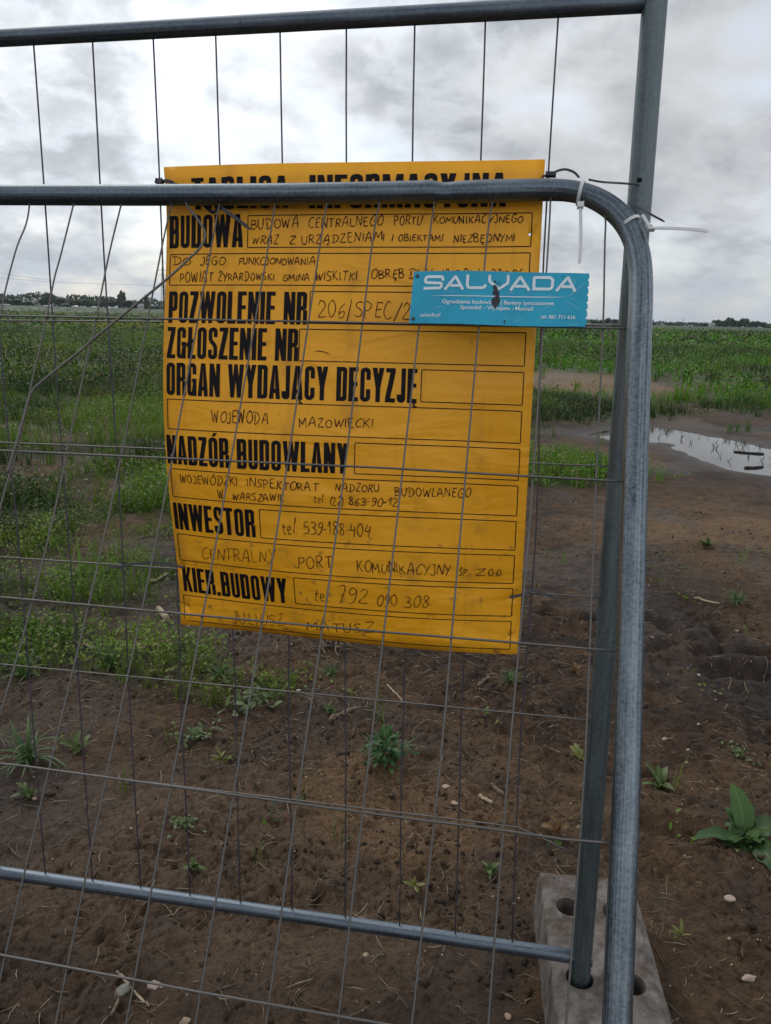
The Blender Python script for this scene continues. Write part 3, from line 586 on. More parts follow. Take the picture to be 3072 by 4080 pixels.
sandy = np.clip(sstep(.5, .62, fbm(GX*1.1+3, GY*1.1, 3, 207))*.35+sstep(1.25, .4, np.hypot((GX+.35)/.95, (GY-1.80)/.60))*.9+sstep(1.2, .5, np.hypot((GX-4.6)/2.6, (GY-20)/4.8))*1.0+sstep(1.3, .3, np.hypot((GX-2.6)/1.3, (GY-5.4)/1.8))*.55+sstep(1.2, .3, np.hypot((GX-.1)/.9, (GY-2.2)/.4))*.35, 0, 1)
dpu = seg_dist(GX, GY, PUD, True); wet = np.where(inside(GX, GY, PUD), 1.0, sstep(.7, .0, dpu)*.9)
wet = np.maximum(wet, .9*sstep(1.3, .4, np.hypot((GX+1.15)/.55, (GY-1.95)/.35)))
wet = np.maximum(wet, .6*sstep(.52, .62, fbm(GX*1.5, GY*1.5, 3, 311)))
idx = np.arange(nr*na).reshape(nr, na)
nx = np.roll(idx, -1, axis=1)
F = np.stack([idx[:-1], idx[1:], nx[1:], nx[:-1]], -1).reshape(-1, 4)
V = np.stack([GX, GY, GZ], -1).reshape(-1, 3)
V = np.vstack([V, [[0, 0, float(height(np.array([0.]), np.array([0.]))[0])]]]); c0 = len(V)-1
gme = mesh_np('ground', V, F, True, {'cover': np.vstack([np.stack([cv, sandy, wet], -1).reshape(-1, 3), [[0, 0, 0]]])})
bmg = bmesh.new(); bmg.from_mesh(gme); bmg.verts.ensure_lookup_table()
for k in range(na): bmg.faces.new((bmg.verts[c0], bmg.verts[k], bmg.verts[(k+1) % na]))
bmesh.ops.recalc_face_normals(bmg, faces=bmg.faces); 
bmg.faces.ensure_lookup_table()
if bmg.faces[5000].normal.z < 0: bmesh.ops.reverse_faces(bmg, faces=bmg.faces)
bmg.to_mesh(gme); bmg.free()
gme.polygons.foreach_set('use_smooth', [True]*len(gme.polygons))
tag(link('ground', gme, M_SOIL), kind='structure')

# water of the puddle
WZ = -.043
wm, T = new_mat('muddy_water'); v = T.n('ShaderNodeTexCoord').outputs['Object']
b = T.n('ShaderNodeBump', inp={'Strength': .05, 'Distance': .01, 'Height': T.noise(v, 5, 3)}).outputs[0]
finish(T, T.n('ShaderNodeBsdfPrincipled', inp={'Base Color': (.040, .034, .030, 1), 'Roughness': .06, 'IOR': 1.33, 'Normal': b}).outputs[0])
pc = np.mean(np.array(PUD), axis=0)
pp = [tuple(pc+(np.array(p)-pc)*1.25) for p in PUD]
tag(link('puddle', mesh_py('puddle', [(x, y, WZ) for x, y in pp], [tuple(range(len(pp)-1, -1, -1))]), wm), kind='structure')
def hz1(x, y, fine=True): return float(height(np.array([x], float), np.array([y], float), fine)[0])

# ---------------------------------------------------------------- concrete foot
def foot():
    root = empty('concrete_foot', (BC[0], BC[1], 0)); tag(root, 'weathered grey concrete fence foot with round holes holding the rear post', 'fence foot')
    def w(u, v, z): p = BC+bx_dir*u+by_dir*v; return (p[0], p[1], z)
    ch = .020; hw, hl = BW/2, BL/2; V = []; F = []
    inner = []; N = 14
    def edgepts(a, b, n): return [(a[0]+(b[0]-a[0])*i/n, a[1]+(b[1]-a[1])*i/n) for i in range(n)]
    rnd = random.Random(3)
    C = [(-hw+ch, -hl+ch), (hw-ch, -hl+ch), (hw-ch, hl-ch), (-hw+ch, hl-ch)]
    loop = []
    for i in range(4): loop += edgepts(C[i], C[(i+1) % 4], 10 if i % 2 == 0 else 24)
    loop = [(a+rnd.uniform(-.0015, .0015), b+rnd.uniform(-.0015, .0015)) for a, b in loop]
    hc = []
    for vv in (.203, .0, -.203):
        for uu in (-.059, .047): hc.append((uu, vv))
    pts = list(loop); edges = [(i, (i+1) % len(loop)) for i in range(len(loop))]
    holes = []
    for cx, cy in hc:
        s = len(pts); ring = [(cx+.0285*math.cos(a), cy+.0285*math.sin(a)) for a in [2*math.pi*k/24 for k in range(24)]]
        pts += ring; edges += [(s+k, s+(k+1) % 24) for k in range(24)]; holes.append(list(range(s, s+24)))
    r = delaunay_2d_cdt([Vector(p) for p in pts], edges, [], 1, 1e-6)
    vs = r[0]; Fv = []
    for f in r[2]:
        c = sum((Vector(vs[i]) for i in f), Vector((0, 0)))/len(f)
        if any((c-Vector(h)).length < .0283 for h in hc): continue
        Fv.append(tuple(f))
    V = [w(p.x, p.y, BH) for p in vs]; F = Fv
    n0 = len(loop)
    # chamfer and slightly splayed sides
    def ring_at(off, z, jit=.0):
        base = len(V)
        for a, b in loop:
            ua = (a/(hw-ch))*(hw-ch) ; 
            sa = 1 if a > 0 else -1; sb = 1 if b > 0 else -1
            ea = abs(abs(a)-(hw-ch)) < .003; eb = abs(abs(b)-(hl-ch)) < .003
            V.append(w(a+(off*sa if ea else off*a/(hw-ch)), b+(off*sb if eb else off*b/(hl-ch)), z+rnd.uniform(-jit, jit)))
        return base
    prev = 0
    for off, z in ((.003, BH-.002), (ch*.8, BH-.012), (ch, BH-.017), (ch+.004, BH*.45), (ch+.008, -.05)):
        bnew = ring_at(off, z, .0008)
        for i in range(n0):
            j = (i+1) % n0; F.append((prev+i, bnew+i, bnew+j, prev+j))
        prev = bnew
    for h in holes:
        base = len(V)
        for i in h:
            p = vs[i]; V.append(w(p.x, p.y, .022))
        for k in range(24):
            k2 = (k+1) % 24; F.append((h[k], h[k2], base+k2, base+k))
        F.append(tuple(base+k for k in range(24)))
    me = mesh_py('foot_body', V, F)
    bm = bmesh.new(); bm.from_mesh(me); bmesh.ops.recalc_face_normals(bm, faces=bm.faces); bm.to_mesh(me); bm.free()
    link('foot_body', me, M_CONC, root)
foot()

# ---------------------------------------------------------------- rear fence panel
v3 = lambda p: Vector(p)
def line_at(a, b, t): return v3(a)+(v3(b)-v3(a))*t
RE = D['rear']; O = v3(RE['O']); U = v3(RE['U']); Vv = v3(RE['V']); RN = v3(RE['N'])
def rear_pt(i, j, off=0.0): return O+U*i+Vv*j+RN*off
def uv_of(p):
    d = v3(p)-O; a = np.array([[U.dot(U), U.dot(Vv)], [U.dot(Vv), Vv.dot(Vv)]]); b = np.array([d.dot(U), d.dot(Vv)]); return np.linalg.solve(a, b)
rt0, rt1 = uv_of(RE['rail'][0]), uv_of(RE['rail'][1]); rb0, rb1 = uv_of(RE['brail'][0]), uv_of(RE['brail'][1])
jt = lambda i: rt0[1]+(i-rt0[0])*(rt1[1]-rt0[1])/(rt1[0]-rt0[0])
jb = lambda i: rb0[1]+(i-rb0[0])*(rb1[1]-rb0[1])/(rb1[0]-rb0[0])
pt0, pt1 = v3(RE['post'][0]), v3(RE['post'][1])
rear = empty('fence_panel', (pt1.x, pt1.y, 0)); tag(rear, 'taller mesh fence panel behind the yellow board, its straight post in the concrete foot', 'fence panel')
ILEFT = -19.6
def straight(a, b, n): return [v3(a).lerp(v3(b), k/n) for k in range(n+1)]
link('top_rail', tube('top_rail', straight(rear_pt(ILEFT, jt(ILEFT)), rear_pt(9.28, jt(9.28)), 30), .0152, 24), M_RAIL, rear)
link('bottom_rail', tube('bottom_rail', straight(rear_pt(ILEFT, jb(ILEFT)), rear_pt(9.36, jb(9.36)), 30), .0140, 24), M_RAIL, rear)
pdir = (pt0-pt1).normalized()
post = tube('post', straight(pt1-pdir*.085, pt0+pdir*.12, 40), .0203, 32, shape=lambda i, u, a: 1.0+(.012 if abs(u-.31) < .02 else 0))
po = link('post', post, M_POST_REAR, rear)
for d_, s_ in ((-.0203, .0042), ):
    ph = v3(pt1)+pdir*((1.79-pt1.z)/pdir.z)
# small drilled hole and weld marks on the post
def disc(name, c, n, r, mat, parent, t=.0012, sides=12, sq=1.0):
    n = v3(n).normalized(); a = n.orthogonal().normalized(); b = n.cross(a); c = v3(c)
    V = [c+n*(-t)+(a*math.cos(2*math.pi*k/sides)+b*sq*math.sin(2*math.pi*k/sides))*r for k in range(sides)]+[c+n*t+(a*math.cos(2*math.pi*k/sides)+b*sq*math.sin(2*math.pi*k/sides))*r*.8 for k in range(sides)]
    F = [(k, (k+1) % sides, sides+(k+1) % sides, sides+k) for k in range(sides)]+[tuple(range(sides, 2*sides))]
    return link(name, mesh_py(name, V, F), mat, parent)
vtocam = (v3((0, 0, 1.45))-pt0).normalized()
for zz, rr in ((1.683, .0048), ):
    c = pt1+pdir*((zz-pt1.z)/pdir.z); nn = (v3((0, 0, 1.45))-c); nn = (nn-pdir*nn.dot(pdir)).normalized()
    nn = (nn+U.normalized()*(-.15)).normalized()
    disc('drilled_hole', c+nn*.0202, nn, rr, M_INK, rear, .0006)
c = pt1+pdir*((jt(9.28)*0+1.944-pt1.z)/pdir.z)
link('left_post', tube('left_post', straight(rear_pt(ILEFT, jb(ILEFT))-Vector((0, 0, .15)), rear_pt(ILEFT, jt(ILEFT))+Vector((0, 0, .12)), 12), .0203, 20), M_POST_REAR, rear)
def wobble(P, amp, seed, nrm=None):
    rd = random.Random(seed); out = []; n = len(P); ph = rd.uniform(0, 6); f = rd.uniform(1.2, 2.6)
    for k, p in enumerate(P):
        t = k/(n-1); e = math.sin(math.pi*t); out.append(p+U.normalized()*amp*e*math.sin(ph+f*6.28*t)+RN*amp*.7*e*math.cos(ph*1.3+f*5*t))
    return out
for i in range(-19, 9):
    P = straight(rear_pt(i, jt(i)+.04), rear_pt(i, jb(i)-.04), 14); P = wobble(P, .0022, 100+i)
    if i == 8: P = [p+U.normalized()*(-.004*math.sin(3*math.pi*k/14)) for k, p in enumerate(P)]
    link('vertical_wire', tube('vertical_wire', P, .0016, 7), M_WIRE2, rear)
for j in range(4):
    pe = 9.30
    P = wobble(straight(rear_pt(ILEFT, j+.03*0, .003), rear_pt(pe, j, .003), 40), .0015, 300+j)
    link('horizontal_wire', tube('horizontal_wire', P, .0017, 7), M_WIRE, rear)
h5 = [rear_pt(ILEFT, 4.02, .003)]+[v3(p) for p in RE['h5']]
tag(link('horizontal_wire', tube('horizontal_wire', h5, .0017, 7), M_WIRE, rear), 'wire with its right end snapped off and bent down')
for j in (-1, ):
    pass

# ---------------------------------------------------------------- front fence panel (leans on the rear one)
FR = D['front']; FO = v3(FR['O']); FN = v3(FR['N'])
frame = [v3(p) for p in FR['frame']]
udir = (frame[10]-frame[0]).normalized(); ddir = (frame[-1]-frame[-3]).normalized()
vdown = FN.cross(udir).normalized(); 
if vdown.z > 0: vdown = -vdown
gz = .035
# right post runs on down to a rounded bottom corner
tdown = (gz+.10-frame[-1].z)/ddir.z
pend = frame[-1]+ddir*tdown
udr = -udir
left_x = 3.1
corner = [pend+ddir*.02+udr*.004, pend+ddir*.055+udr*.018, pend+ddir*.083+udr*.045, pend+ddir*.10+udr*.085]
bstart = corner[-1]
bend_ = bstart+udr*left_x
full = [frame[0]+udr*2.2]+straight(frame[0]+udr*1.8, frame[0], 8)+frame[1:-1]+straight(frame[-1], pend, 10)+corner+straight(bstart+udr*.1, bend_, 16)
fr_root = empty('fence_panel', (float(bstart.x), float(bstart.y), 0)); tag(fr_root, 'mesh fence panel with rounded corner leaning forward, its wires crossing before the yellow board', 'fence panel')
# densify
dense = []
for a, b in zip(full[:-1], full[1:]):
    n = max(1, int((b-a).length/.008)); dense += [a.lerp(b, k/n) for k in range(n)]
dense.append(full[-1])
# smooth the bend
for it in range(14):
    dense = [dense[0]]+[(dense[i-1]+dense[i]*2+dense[i+1])/4 for i in range(1, len(dense)-1)]+[dense[-1]]
dent_c = frame[6]; crush_c = frame[12]; neck_c = frame[21]
def fshape(i, u, arc):
    p = dense[min(i, len(dense)-1)]; s = 1.0
    d = (p-dent_c).dot(udir); a = u*2*math.pi
    if abs((p-dent_c).length) < .08: s -= .20*math.exp(-(d/.018)**2)*max(0, math.cos(a-.7))**1.2+.05*math.exp(-((d-.03)/.02)**2)*max(0, math.cos(a-.5)); s += .08*math.exp(-((d+.026)/.012)**2)*max(0, math.cos(a-.6))
    q = (p-crush_c).length
    if q < .12: s -= .30*math.exp(-(q/.05)**2)*max(0, math.cos(a-math.pi*.72))**.8
    q = (p-neck_c).length
    if q < .14: s -= .15*math.exp(-(q/.05)**2)*abs(math.cos(a-1.2))
    if abs(u-.335) < .013: s += .018
    return s
frm = tube('frame_tube', dense, .0187, 36, shape=fshape, ref=(0, 0, 1))
frm_o = link('frame_tube', frm, M_POST, fr_root)
# top rail coloured darker for the dim sky it mirrors, blended along the tube
mF, T = new_mat('galvanised_front_frame'); uv = T.n('ShaderNodeTexCoord').outputs['UV']
st = T.noise(T.n('ShaderNodeMapping', inp={0: uv, 3: (30, 1.0, 1)}).outputs[0], 1.0, 6, .62)
spn = T.noise(T.n('ShaderNodeMapping', inp={0: uv, 3: (6, 60, 1)}).outputs[0], 3.0, 6, .7)
bl = T.noise(T.n('ShaderNodeMapping', inp={0: uv, 3: (3, 5, 1)}).outputs[0], 1.6, 5, .65)
k = T.math('ADD', T.math('MULTIPLY', st, .42), T.math('ADD', T.math('MULTIPLY', spn, .33), T.math('MULTIPLY', bl, .3)))
kk = T.ramp(k, [(.43, 0.0), (.62, 1.0)])
arc_corner = 2.2+sum((frame[i+1]-frame[i]).length for i in range(16))
wv = T.n('ShaderNodeSeparateXYZ', inp={0: uv}).outputs[1]
f_ = T.n('ShaderNodeMapRange', inp={0: wv, 1: arc_corner-.08, 2: arc_corner+.12}).outputs[0]
ca = T.mix(kk, (.055, .072, .09), (.18, .215, .245)); cb = T.mix(kk, (.055, .072, .086), (.25, .29, .32))
c = T.mix(f_, ca, cb)
scr = T.ramp(T.noise(T.n('ShaderNodeMapping', inp={0: uv, 3: (2, 40, 1)}).outputs[0], 2.2, 2, .5), [(.68, 0.0), (.73, 1.0)])
c = T.mix(T.math('MULTIPLY', scr, .4), c, (.08, .09, .10))
bump = T.n('ShaderNodeBump', inp={'Strength': .3, 'Distance': .002, 'Height': k}).outputs[0]
finish(T, T.n('ShaderNodeBsdfPrincipled', inp={'Base Color': c, 'Roughness': T.ramp(k, [(.35, .33), (.65, .52)]), 'Metallic': .85, 'Normal': bump}).outputs[0])
frm.materials.clear(); frm.materials.append(mF)
bz = bstart.z
def to_bottom(P):
    P = [v3(p) for p in P]; d = (P[-1]-P[-3]).normalized() if len(P) > 2 else (P[-1]-P[-2]).normalized()
    out = []
    for p in P:
        if p.z < bz: break
        out.append(p)
    p = out[-1]; d = (vdown*.9+d*.3).normalized()
    t = (bz-p.z)/d.z; out += [p+d*t*.5, p+d*t]
    return out
wires = [to_bottom(P) for P in FR['v']]
for P in wires:
    P = [Vector(q) for q in catmull([tuple(p) for p in P], 4)]
    link('vertical_wire', tube('vertical_wire', P, .00155, 7), M_WIRE, fr_root)
step = (wires[3][1]-wires[2][1]); step = -udir*.1
w0 = wires[2]
for k in range(1, 16):
    P = [wires[2][0]+udir*(-.1*(k+2)), wires[2][0]+udir*(-.1*(k+2))+vdown*.9]
    pb = P[1]+vdown*((bz-P[1].z)/vdown.z); P = [P[0], P[1], pb]
    if k < 15: link('vertical_wire', tube('vertical_wire', P, .00155, 7), M_WIRE, fr_root)
for P in FR['h']:
    P = [v3(p) for p in P]; d0 = (P[0]-P[1]).normalized(); P = [P[0]+d0*1.6]+P
    Q = []
    for a, b in zip(P[:-1], P[1:]): Q += [a.lerp(b, t/6) for t in range(6)]
    Q.append(P[-1]); Q = wobble(Q, .0015, int(P[1].z*1000))
    link('horizontal_wire', tube('horizontal_wire', Q, .0018, 7), M_WIRE, fr_root)
last = [v3(p) for p in FR['h'][-1]]
for k in (1, 2):
    P = [last[0]+vdown*.255*k+udr*1.5, last[-1]+vdown*.255*k]
    if P[1].z > bz: link('horizontal_wire', tube('horizontal_wire', straight(P[0], P[1], 6), .0018, 7), M_WIRE, fr_root)
bent = [Vector(p) for p in catmull([tuple(p) for p in FR['bent']], 5)]
tag(link('broken_wire', tube('broken_wire', bent, [.0023]*len(bent), 8), M_WIRE, fr_root), 'thick loose wire bent diagonally down to the left')

def welds(pts, parent):
    V = []; F = []
    for p in pts:
        o = len(V); r = random.uniform(.0020, .0029)
        V += [p+Vector(d)*r for d in ((1.2, 0, 0), (0, 1, 0), (-1.2, 0, 0), (0, -1, 0), (0, 0, 1.1), (0, 0, -1.1))]
        F += [(o+a, o+b, o+4) for a, b in ((0, 1), (1, 2), (2, 3), (3, 0))]+[(o+b, o+a, o+5) for a, b in ((0, 1), (1, 2), (2, 3), (3, 0))]
    tag(link('weld_points', mesh_py('weld_points', V, F, True), M_WIRE, parent), kind='stuff')
welds([rear_pt(i, j, .0018) for i in range(-19, 9) for j in range(4)], rear)
wp = []
for Pw in wires:
    for Ph in FR['h']:
        best = (1, None)
        for a, b in zip(Pw[:-1], Pw[1:]):
            for c_, d_ in zip(Ph[:-1], Ph[1:]):
                from mathutils.geometry import intersect_line_line
                r_ = intersect_line_line(a, b, v3(c_), v3(d_))
                if r_ and (r_[0]-r_[1]).length < .012 and 0 <= (r_[0]-a).dot(b-a)/(b-a).length_squared <= 1: best = min(best, ((r_[0]-r_[1]).length, (r_[0]+r_[1])/2), key=lambda q: q[0])
        if best[1] is not None: wp.append(best[1])
welds(wp, fr_root)
# ---------------------------------------------------------------- yellow board
SG = D['sign']; STL = np.array(SG['TL']); SU = np.array(SG['u']); SV = np.array(SG['v']); SN = np.array(SG['N'])
scf = np.array(SG['c']).reshape(4, 5); cr_, sr_ = math.cos(SG['rot']), math.sin(SG['rot'])
def spt(s, t, off=0.0):
    s = np.asarray(s, float); t = np.asarray(t, float); a = s/700.; b = t/900.
    w = sum(scf[i, j]*a**i*b**j for i in range(4) for j in range(5))
    dwa = sum(i*scf[i, j]*a**(i-1)*b**j for i in range(1, 4) for j in range(5))/.7
    dwb = sum(j*scf[i, j]*a**i*b**(j-1) for i in range(4) for j in range(1, 5))/.9
    x = (SG['o'][0]+cr_*s-sr_*t)/1000.; y = (SG['o'][1]+sr_*s+cr_*t)/1000.
    P = STL+np.multiply.outer(x, SU)+np.multiply.outer(y, SV)+np.multiply.outer(w, SN)
    Nn = SN-np.multiply.outer(dwa, SU)-np.multiply.outer(dwb, SV); Nn = Nn/np.linalg.norm(Nn, axis=-1, keepdims=True)
    return P+Nn*off
board = empty('information_board', tuple(spt(350, 900))); board.location.z = float(spt(350, 900)[2])
tag(board, 'large yellow information board with black print and handwriting tied between two fence panels', 'sign board')
def board_sheet():
    pts = []; n = []
    gx = np.linspace(0, 700, 29); gy = np.linspace(0, 900, 37); pts = [(x, y) for y in gy for x in gx]
    loop = [0]; W_ = 29; Hh = 37
    per = list(range(W_))+[r*W_+W_-1 for r in range(1, Hh)]+[(Hh-1)*W_+c for c in range(W_-2, -1, -1)]+[r*W_ for r in range(Hh-2, 0, -1)]
    edges = [(per[i], per[(i+1) % len(per)]) for i in range(len(per))]
    hl = [(D['holes'][0], 2.9), (D['holes'][1], 2.9), (D['holes'][2], 2.4), (D['holes'][3], 2.0), (D['holes'][4], 2.0), (D['holes'][5], 2.4)]
    for (hx, hy), r in hl:
        s = len(pts); pts += [(hx+r*math.cos(2*math.pi*k/14), hy+r*math.sin(2*math.pi*k/14)) for k in range(14)]; edges += [(s+k, s+(k+1) % 14) for k in range(14)]
    r = delaunay_2d_cdt([Vector(p) for p in pts], edges, [], 1, 1e-5)
    vs = np.array([(p.x, p.y) for p in r[0]]); F = []
    for f in r[2]:
        c = vs[list(f)].mean(0)
        if any(math.hypot(c[0]-hx, c[1]-hy) < rr-.05 for (hx, hy), rr in hl): continue
        F.append(tuple(f))
    front = spt(vs[:, 0], vs[:, 1]); back = spt(vs[:, 0], vs[:, 1], -.0022); n = len(vs)
    V = np.vstack([front, back]); F2 = [tuple(i+n for i in reversed(f)) for f in F]
    cnt = {}
    for f in F:
        for i in range(len(f)):
            e = (f[i], f[(i+1) % len(f)]); cnt[e] = 1
    side = [(a, b) for (a, b) in cnt if (b, a) not in cnt]
    FS = [(b, a, a+n, b+n) for a, b in side]
    me = bpy.data.meshes.new('sheet'); me.from_pydata([tuple(v) for v in V], [], F+F2+FS); me.update()
    uvl = me.uv_layers.new(name='UVMap'); vi = np.zeros(len(me.loops), np.int32); me.loops.foreach_get('vertex_index', vi)
    uv = np.vstack([vs, vs])[vi]/700.0; uvl.data.foreach_set('uv', uv.astype(np.float32).ravel())
    me.polygons.foreach_set('use_smooth', [True]*(2*len(F))+[False]*len(FS))
    bm = bmesh.new(); bm.from_mesh(me); bmesh.ops.recalc_face_normals(bm, faces=bm.faces); bm.to_mesh(me); bm.free()
    link('sheet', me, M_YELLOW, board)
board_sheet()

class Flat:
    """collects flat shapes in board millimetres (x right, y down)"""
    def __init__(s): s.V = []; s.F = []
    def poly(s, pts):
        n = len(s.V); s.V += list(pts); s.F.append(tuple(range(n, n+len(pts))))
    def quadstrip(s, L, Rr, closed=False, maxlen=14):
        m = len(L)
        for i in range(m if closed else m-1):
            j = (i+1) % m; a, b, c, d = map(np.array, (L[i], L[j], Rr[j], Rr[i]))
            k = max(1, int(np.ceil(np.linalg.norm((b-a)+(c-d))/2/maxlen)))
            for q in range(k):
                t0, t1 = q/k, (q+1)/k
                s.poly([tuple(a+(b-a)*t0), tuple(a+(b-a)*t1), tuple(d+(c-d)*t1), tuple(d+(c-d)*t0)])
    def stroke(s, P, w, closed=False, maxlen=14):
        P = [np.array(p, float) for p in P]; Q = [P[0]]
        for p in P[1:]:
            if np.linalg.norm(p-Q[-1]) > 1e-4: Q.append(p)
        P = Q; n = len(P); L = []; Rr = []
        if n < 2: return
        for i in range(n):
            if closed or 0 < i < n-1: a = P[i]-P[i-1]; b = P[(i+1) % n]-P[i]
            elif i == 0: a = b = P[1]-P[0]
            else: a = b = P[-1]-P[-2]
            a = a/np.linalg.norm(a); b = b/np.linalg.norm(b); na_ = np.array((-a[1], a[0])); nb_ = np.array((-b[1], b[0])); m = na_+nb_
            l = np.linalg.norm(m); m = m/l if l > 1e-6 else na_
            k = 1/max(.45, m@na_); ww = w[i] if hasattr(w, '__len__') else w
            L.append(tuple(P[i]+m*ww/2*k)); Rr.append(tuple(P[i]-m*ww/2*k))
        s.quadstrip(L, Rr, closed, maxlen)
    def build(s, name, mat, parent, fn, off=.0007):
        V = np.array(s.V); P = fn(V[:, 0], V[:, 1], off)
        me = bpy.data.meshes.new(name); me.from_pydata([tuple(p) for p in P], [], s.F); me.update()
        # make every face look outwards
        bm = bmesh.new(); bm.from_mesh(me)
        rev = [f for f in bm.faces if f.normal.dot(Vector(SN)) < 0]
        bmesh.ops.reverse_faces(bm, faces=rev); bm.to_mesh(me); bm.free()
        return link(name, me, mat, parent)

def rounded(P, r, closed=False, seg=5):
    P = [np.array(p, float) for p in P]; n = len(P); out = []
    for i in range(n):
        if not closed and i in (0, n-1): out.append(P[i]); continue
        a = P[i-1]-P[i]; b = P[(i+1) % n]-P[i]; la, lb = np.linalg.norm(a), np.linalg.norm(b); q = min(r, la*.5, lb*.5)
        s0 = P[i]+a/la*q; s1 = P[i]+b/lb*q
        for k in range(seg+1):
            t = k/seg; out.append((1-t)**2*s0+2*t*(1-t)*P[i]+t*t*s1)
    return out
# condensed bold capitals, 100 units high, y up. 'p' polygon, 'r' rounded stroke, 'c' closed rounded stroke
H13 = 6.5
def box(x0, y0, x1, y1): return ('p', [(x0, y0), (x1, y0), (x1, y1), (x0, y1)])
def stem(x0, x1, y0=0, y1=100): return [box(x0, y0+(y1-y0)*k/4, x1, y0+(y1-y0)*(k+1)/4) for k in range(4)]
GA = [('p', [(0, 0), (12, 0), (13.6, 25), (8, 50), (3.9, 50)]), ('p', [(2, 25), (13.6, 25), (14.4, 45), (15.5, 88), (15.5, 100), (9, 100)]),
      ('p', [(31, 0), (19, 0), (17.4, 25), (23, 50), (27.1, 50)]), ('p', [(29, 25), (17.4, 25), (16.6, 45), (15.5, 88), (15.5, 100), (22, 100)]), box(9, 18, 22, 30)]
GO = [('c', [(6.5, 6.5), (22.5, 6.5), (22.5, 93.5), (6.5, 93.5)], 8)]
GE = stem(0, 12.5)+[box(12, 87.5, 25, 100), box(12, 45, 23.5, 57), box(12, 0, 25.5, 12.5)]
OG = ('r', [(20, 1), (17, -6), (19, -11), (25, -10)], 3)
G_ = {
 'A': (31, GA), 'Ą': (31, GA+[('s', [(25, 0), (22, -6), (25, -11), (31, -10)], 5)]),
 'B': (29, stem(0, 12.5)+[('r', [(12, 93.8), (22.3, 93.8), (22.3, 52), (12, 52)], 8), ('r', [(12, 51), (22.8, 51), (22.8, 6.2), (12, 6.2)], 8)]),
 'C': (28.5, [('r', [(22.3, 64), (22.3, 93.5), (6.5, 93.5), (6.5, 6.5), (22.3, 6.5), (22.3, 37)], 9)]),
 'D': (29, stem(0, 12.5)+[('r', [(12, 93.8), (22.5, 93.8), (22.5, 6.2), (12, 6.2)], 9)]),
 'E': (26, GE), 'Ę': (26, GE+[('s', [(20, 1), (17, -6), (19, -11), (26, -10)], 5)]),
 'F': (25, stem(0, 12.5)+[box(12, 87.5, 25, 100), box(12, 43, 23, 55)]),
 'G': (29, [('r', [(22.3, 66), (22.3, 93.5), (6.5, 93.5), (6.5, 6.5), (20, 6.5), (22.5, 30)], 9)]+[box(15, 42, 29, 53), box(17.5, 0, 29, 44)]),
 'I': (12.5, stem(0, 12.5)), 'J': (23, [('r', [(16.5, 100), (16.5, 6.5), (5.5, 6.5), (5.5, 24)], 7)]),
 'K': (31, stem(0, 12.5)+[('p', [(11, 38), (12.5, 62), (19, 100), (31, 100), (19.5, 52)]), ('p', [(12.5, 54), (20, 62), (32, 0), (19, 0)])]),
 'L': (24.5, stem(0, 12.5)+[box(12, 0, 24.5, 12.5)]),
 'Ł': (26.5, [(k, [(x+2, y) for x, y in q]) if k == 'p' else (k, q) for k, q in stem(0, 12.5)]+[box(14, 0, 26.5, 12.5), ('p', [(-3, 36), (21, 54), (21, 66), (-3, 48)])]),
 'M': (41, stem(0, 11)+stem(30, 41)+[('p', [(1, 100), (13.5, 100), (24.5, 0), (16.5, 0)]), ('p', [(40, 100), (27.5, 100), (16.5, 0), (24.5, 0)])]),
 'N': (31, stem(0, 11.5)+stem(19.5, 31)+[('p', [(0, 100), (12, 100), (31, 0), (19, 0)])]),
 'O': (29, GO), 'Ó': (29, GO+[('p', [(12, 104), (20, 104), (28, 116), (17, 116)])]),
 'P': (28, stem(0, 12.5)+[('r', [(12, 93.8), (21.8, 93.8), (21.8, 45), (12, 45)], 8)]),
 'R': (29.5, stem(0, 12.5)+[('r', [(12, 93.8), (22.3, 93.8), (22.3, 50), (12, 50)], 8), box(18.2, 0, 29.5, 44)]),
 'S': (28.5, [('r', [(22.2, 70), (22.2, 93.5), (6.5, 93.5), (6.5, 60), (22.3, 42), (22.3, 6.5), (6.3, 6.5), (6.3, 30)], 9)]),
 'T': (27, [box(0, 87.5, 27, 100)]+stem(7.2, 19.8, 0, 88)), 'U': (28.5, [('r', [(6.3, 100), (6.3, 6.5), (22.2, 6.5), (22.2, 100)], 10)]),
 'W': (46, [('p', [(0, 100), (12, 100), (18.5, 0), (8, 0)]), ('p', [(8, 0), (18.5, 0), (27.5, 100), (18.5, 100)]), ('p', [(46, 100), (34, 100), (27.5, 0), (38, 0)]), ('p', [(38, 0), (27.5, 0), (18.5, 100), (27.5, 100)])]),
 'Y': (31, [('p', [(0, 100), (12.5, 100), (21.5, 40), (9.5, 40)]), ('p', [(31, 100), (18.5, 100), (9.5, 40), (21.5, 40)])]+stem(9.5, 21.5, 0, 42)),
 'Z': (27, [box(1, 87.5, 26, 100), box(0, 0, 26.5, 12.5), ('p', [(12.5, 88), (26, 88), (13.5, 12), (0, 12)])]),
 '.': (12.5, [box(0, 0, 12.5, 14)]), ' ': (15, [])}
def draw_print(fl, text, x0, x1, yb, h):
    gap = 4.0; tot = sum(G_[c][0] for c in text)+gap*(len(text)-1); kx = (x1-x0)/tot; ky = h/100; x = 0
    for ch in text:
        w, shp = G_[ch]
        for g in shp:
            M = lambda p: (x0+(x+p[0])*kx, yb-p[1]*ky)
            if g[0] == 'p': fl.poly([M(p) for p in g[1]])
            else:
                cl = g[0] == 'c'; P = [np.array(M(p)) for p in rounded(g[1], g[2], cl)]
                fl.stroke(P, (5 if g[0] == 's' else 12.0)*(kx+ky)/2, cl)
        x += w+gap
PD = D['print']
